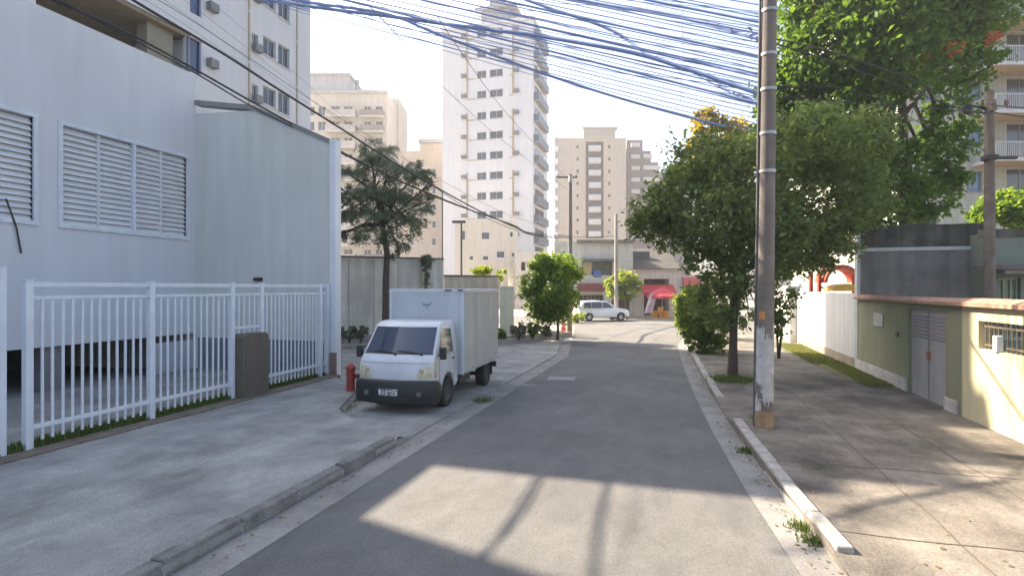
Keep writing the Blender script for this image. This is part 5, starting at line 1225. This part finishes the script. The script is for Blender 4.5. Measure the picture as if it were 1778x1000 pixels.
for i in range(16):
    yR = 16 + i * 11.5 + rr.uniform(-5, 5); yL = -130 + i * 7.5 + rr.uniform(-12, 12); P = []
    for a in range(420, 1321, 90):
        t = (a - 420) / 900.; P.append((a, yL + (yR - yL) * (t ** 1.1) + rr.uniform(8, 20) * math.sin(math.pi * t)))
    cross(P, 8.5 + rr.uniform(-.5, 2.5), YP + rr.uniform(-.1, .4), rr.choice((.004, .005, .006)), ORD[i] + ' hair-fine wire from the top among the blue-fringed cables at the concrete pole', 'hair-fine wires crossing the street')
for i in range(7):
    yR = 178 + i * 9 + rr.uniform(-3, 3)
    yL = 20 + i * 6 + rr.uniform(-5, 5)
    P = [(300, yL - 110), (470, yL - 48)] + [(a, yL + (yR - yL) * ((a - 640) / 670.) ** 1.05 + 5 * math.sin(math.pi * (a - 640) / 670.)) for a in (640, 740, 840, 940, 1040, 1140, 1230, 1310)]
    cross(P, 11, 12.5, rr.choice((.006, .008, .01)), ORD[i] + ' faint wire from the top over the gap beside the tower', 'faint wires beside the tower')
# continuing right of the pole to the yard pole
for i, (poly, r_) in enumerate((([(1334, 66), (1420, 84), (1560, 130), (1640, 165), (1712, 192)], .012), ([(1334, 72), (1450, 110), (1560, 150), (1650, 184), (1712, 198)], .012), ([(1334, 166), (1450, 176), (1560, 186), (1640, 190), (1712, 196)], .010), ([(1728, 196), (1800, 206), (1900, 214)], .012), ([(1728, 184), (1800, 188), (1900, 186)], .012), ([(1334, 150), (1430, 150), (1520, 170), (1600, 215), (1712, 262)], .008))):
    cross(poly, YP if poly[0][0] < 1400 else 12.2, 12.2, r_, ['upper cable from the concrete pole through the tall tree', 'second cable from the concrete pole through the tall tree', 'flattest cable between the concrete pole and the yard pole', 'lower cable leaving the frame right of the yard pole', 'upper cable leaving the frame right of the yard pole', 'sagging cable that meets the yard pole halfway down'][i], 'cables right of the concrete pole', cable_k)
# drop wires running away towards the tower
wg = mat('wire_grey', (.13, .13, .14), rough=.5)
cable([PD(640, 10, 10), PD(690, 62, 13), PD(740, 120, 17), PD(800, 180, 22), PD(880, 250, 30), PD(986, 330, 39.7)], .010, 'long drop wire descending past the left edge of the tower', 'drop wires', wg)
cable([PD(760, 30, 10), PD(800, 90, 14), PD(850, 160, 20), PD(900, 220, 27), PD(986, 312, 39.7)], .010, 'second drop wire descending across the tower windows', 'drop wires', wg)
cable([PD(740, 315, 28), PD(830, 372, 32), PD(930, 410, 37), PD(1000, 412, 40.2), PD(1068, 410, 43)], .018, 'cable running level between the two far poles', 'drop wires', cable_k)
cable([PD(1185, 20, 10.3), PD(1184, 120, 10.4), PD(1181, 182, 10.5)], .005, 'short loose wire hanging straight down from the bundle', None, cable_fringe)

# ------------------------------------------------------------------ the air itself
HZ = .0011
g = MB(); g.box(-165, 165, -45, 265, -1.5, 58); hz = tag(g.build('haze', None), 'thin bright morning haze over the whole street', 'haze', kind='stuff')
hm_ = bpy.data.materials.new('haze'); hm_.use_nodes = True; N = hm_.node_tree.nodes; N.remove(N['Principled BSDF'])
pv = N.new('ShaderNodeVolumePrincipled'); pv.inputs['Color'].default_value = (.92, .93, .96, 1); pv.inputs['Density'].default_value = HZ; pv.inputs['Anisotropy'].default_value = .25
hm_.node_tree.links.new(pv.outputs[0], N['Material Output'].inputs['Volume']); hz.data.materials.append(hm_)
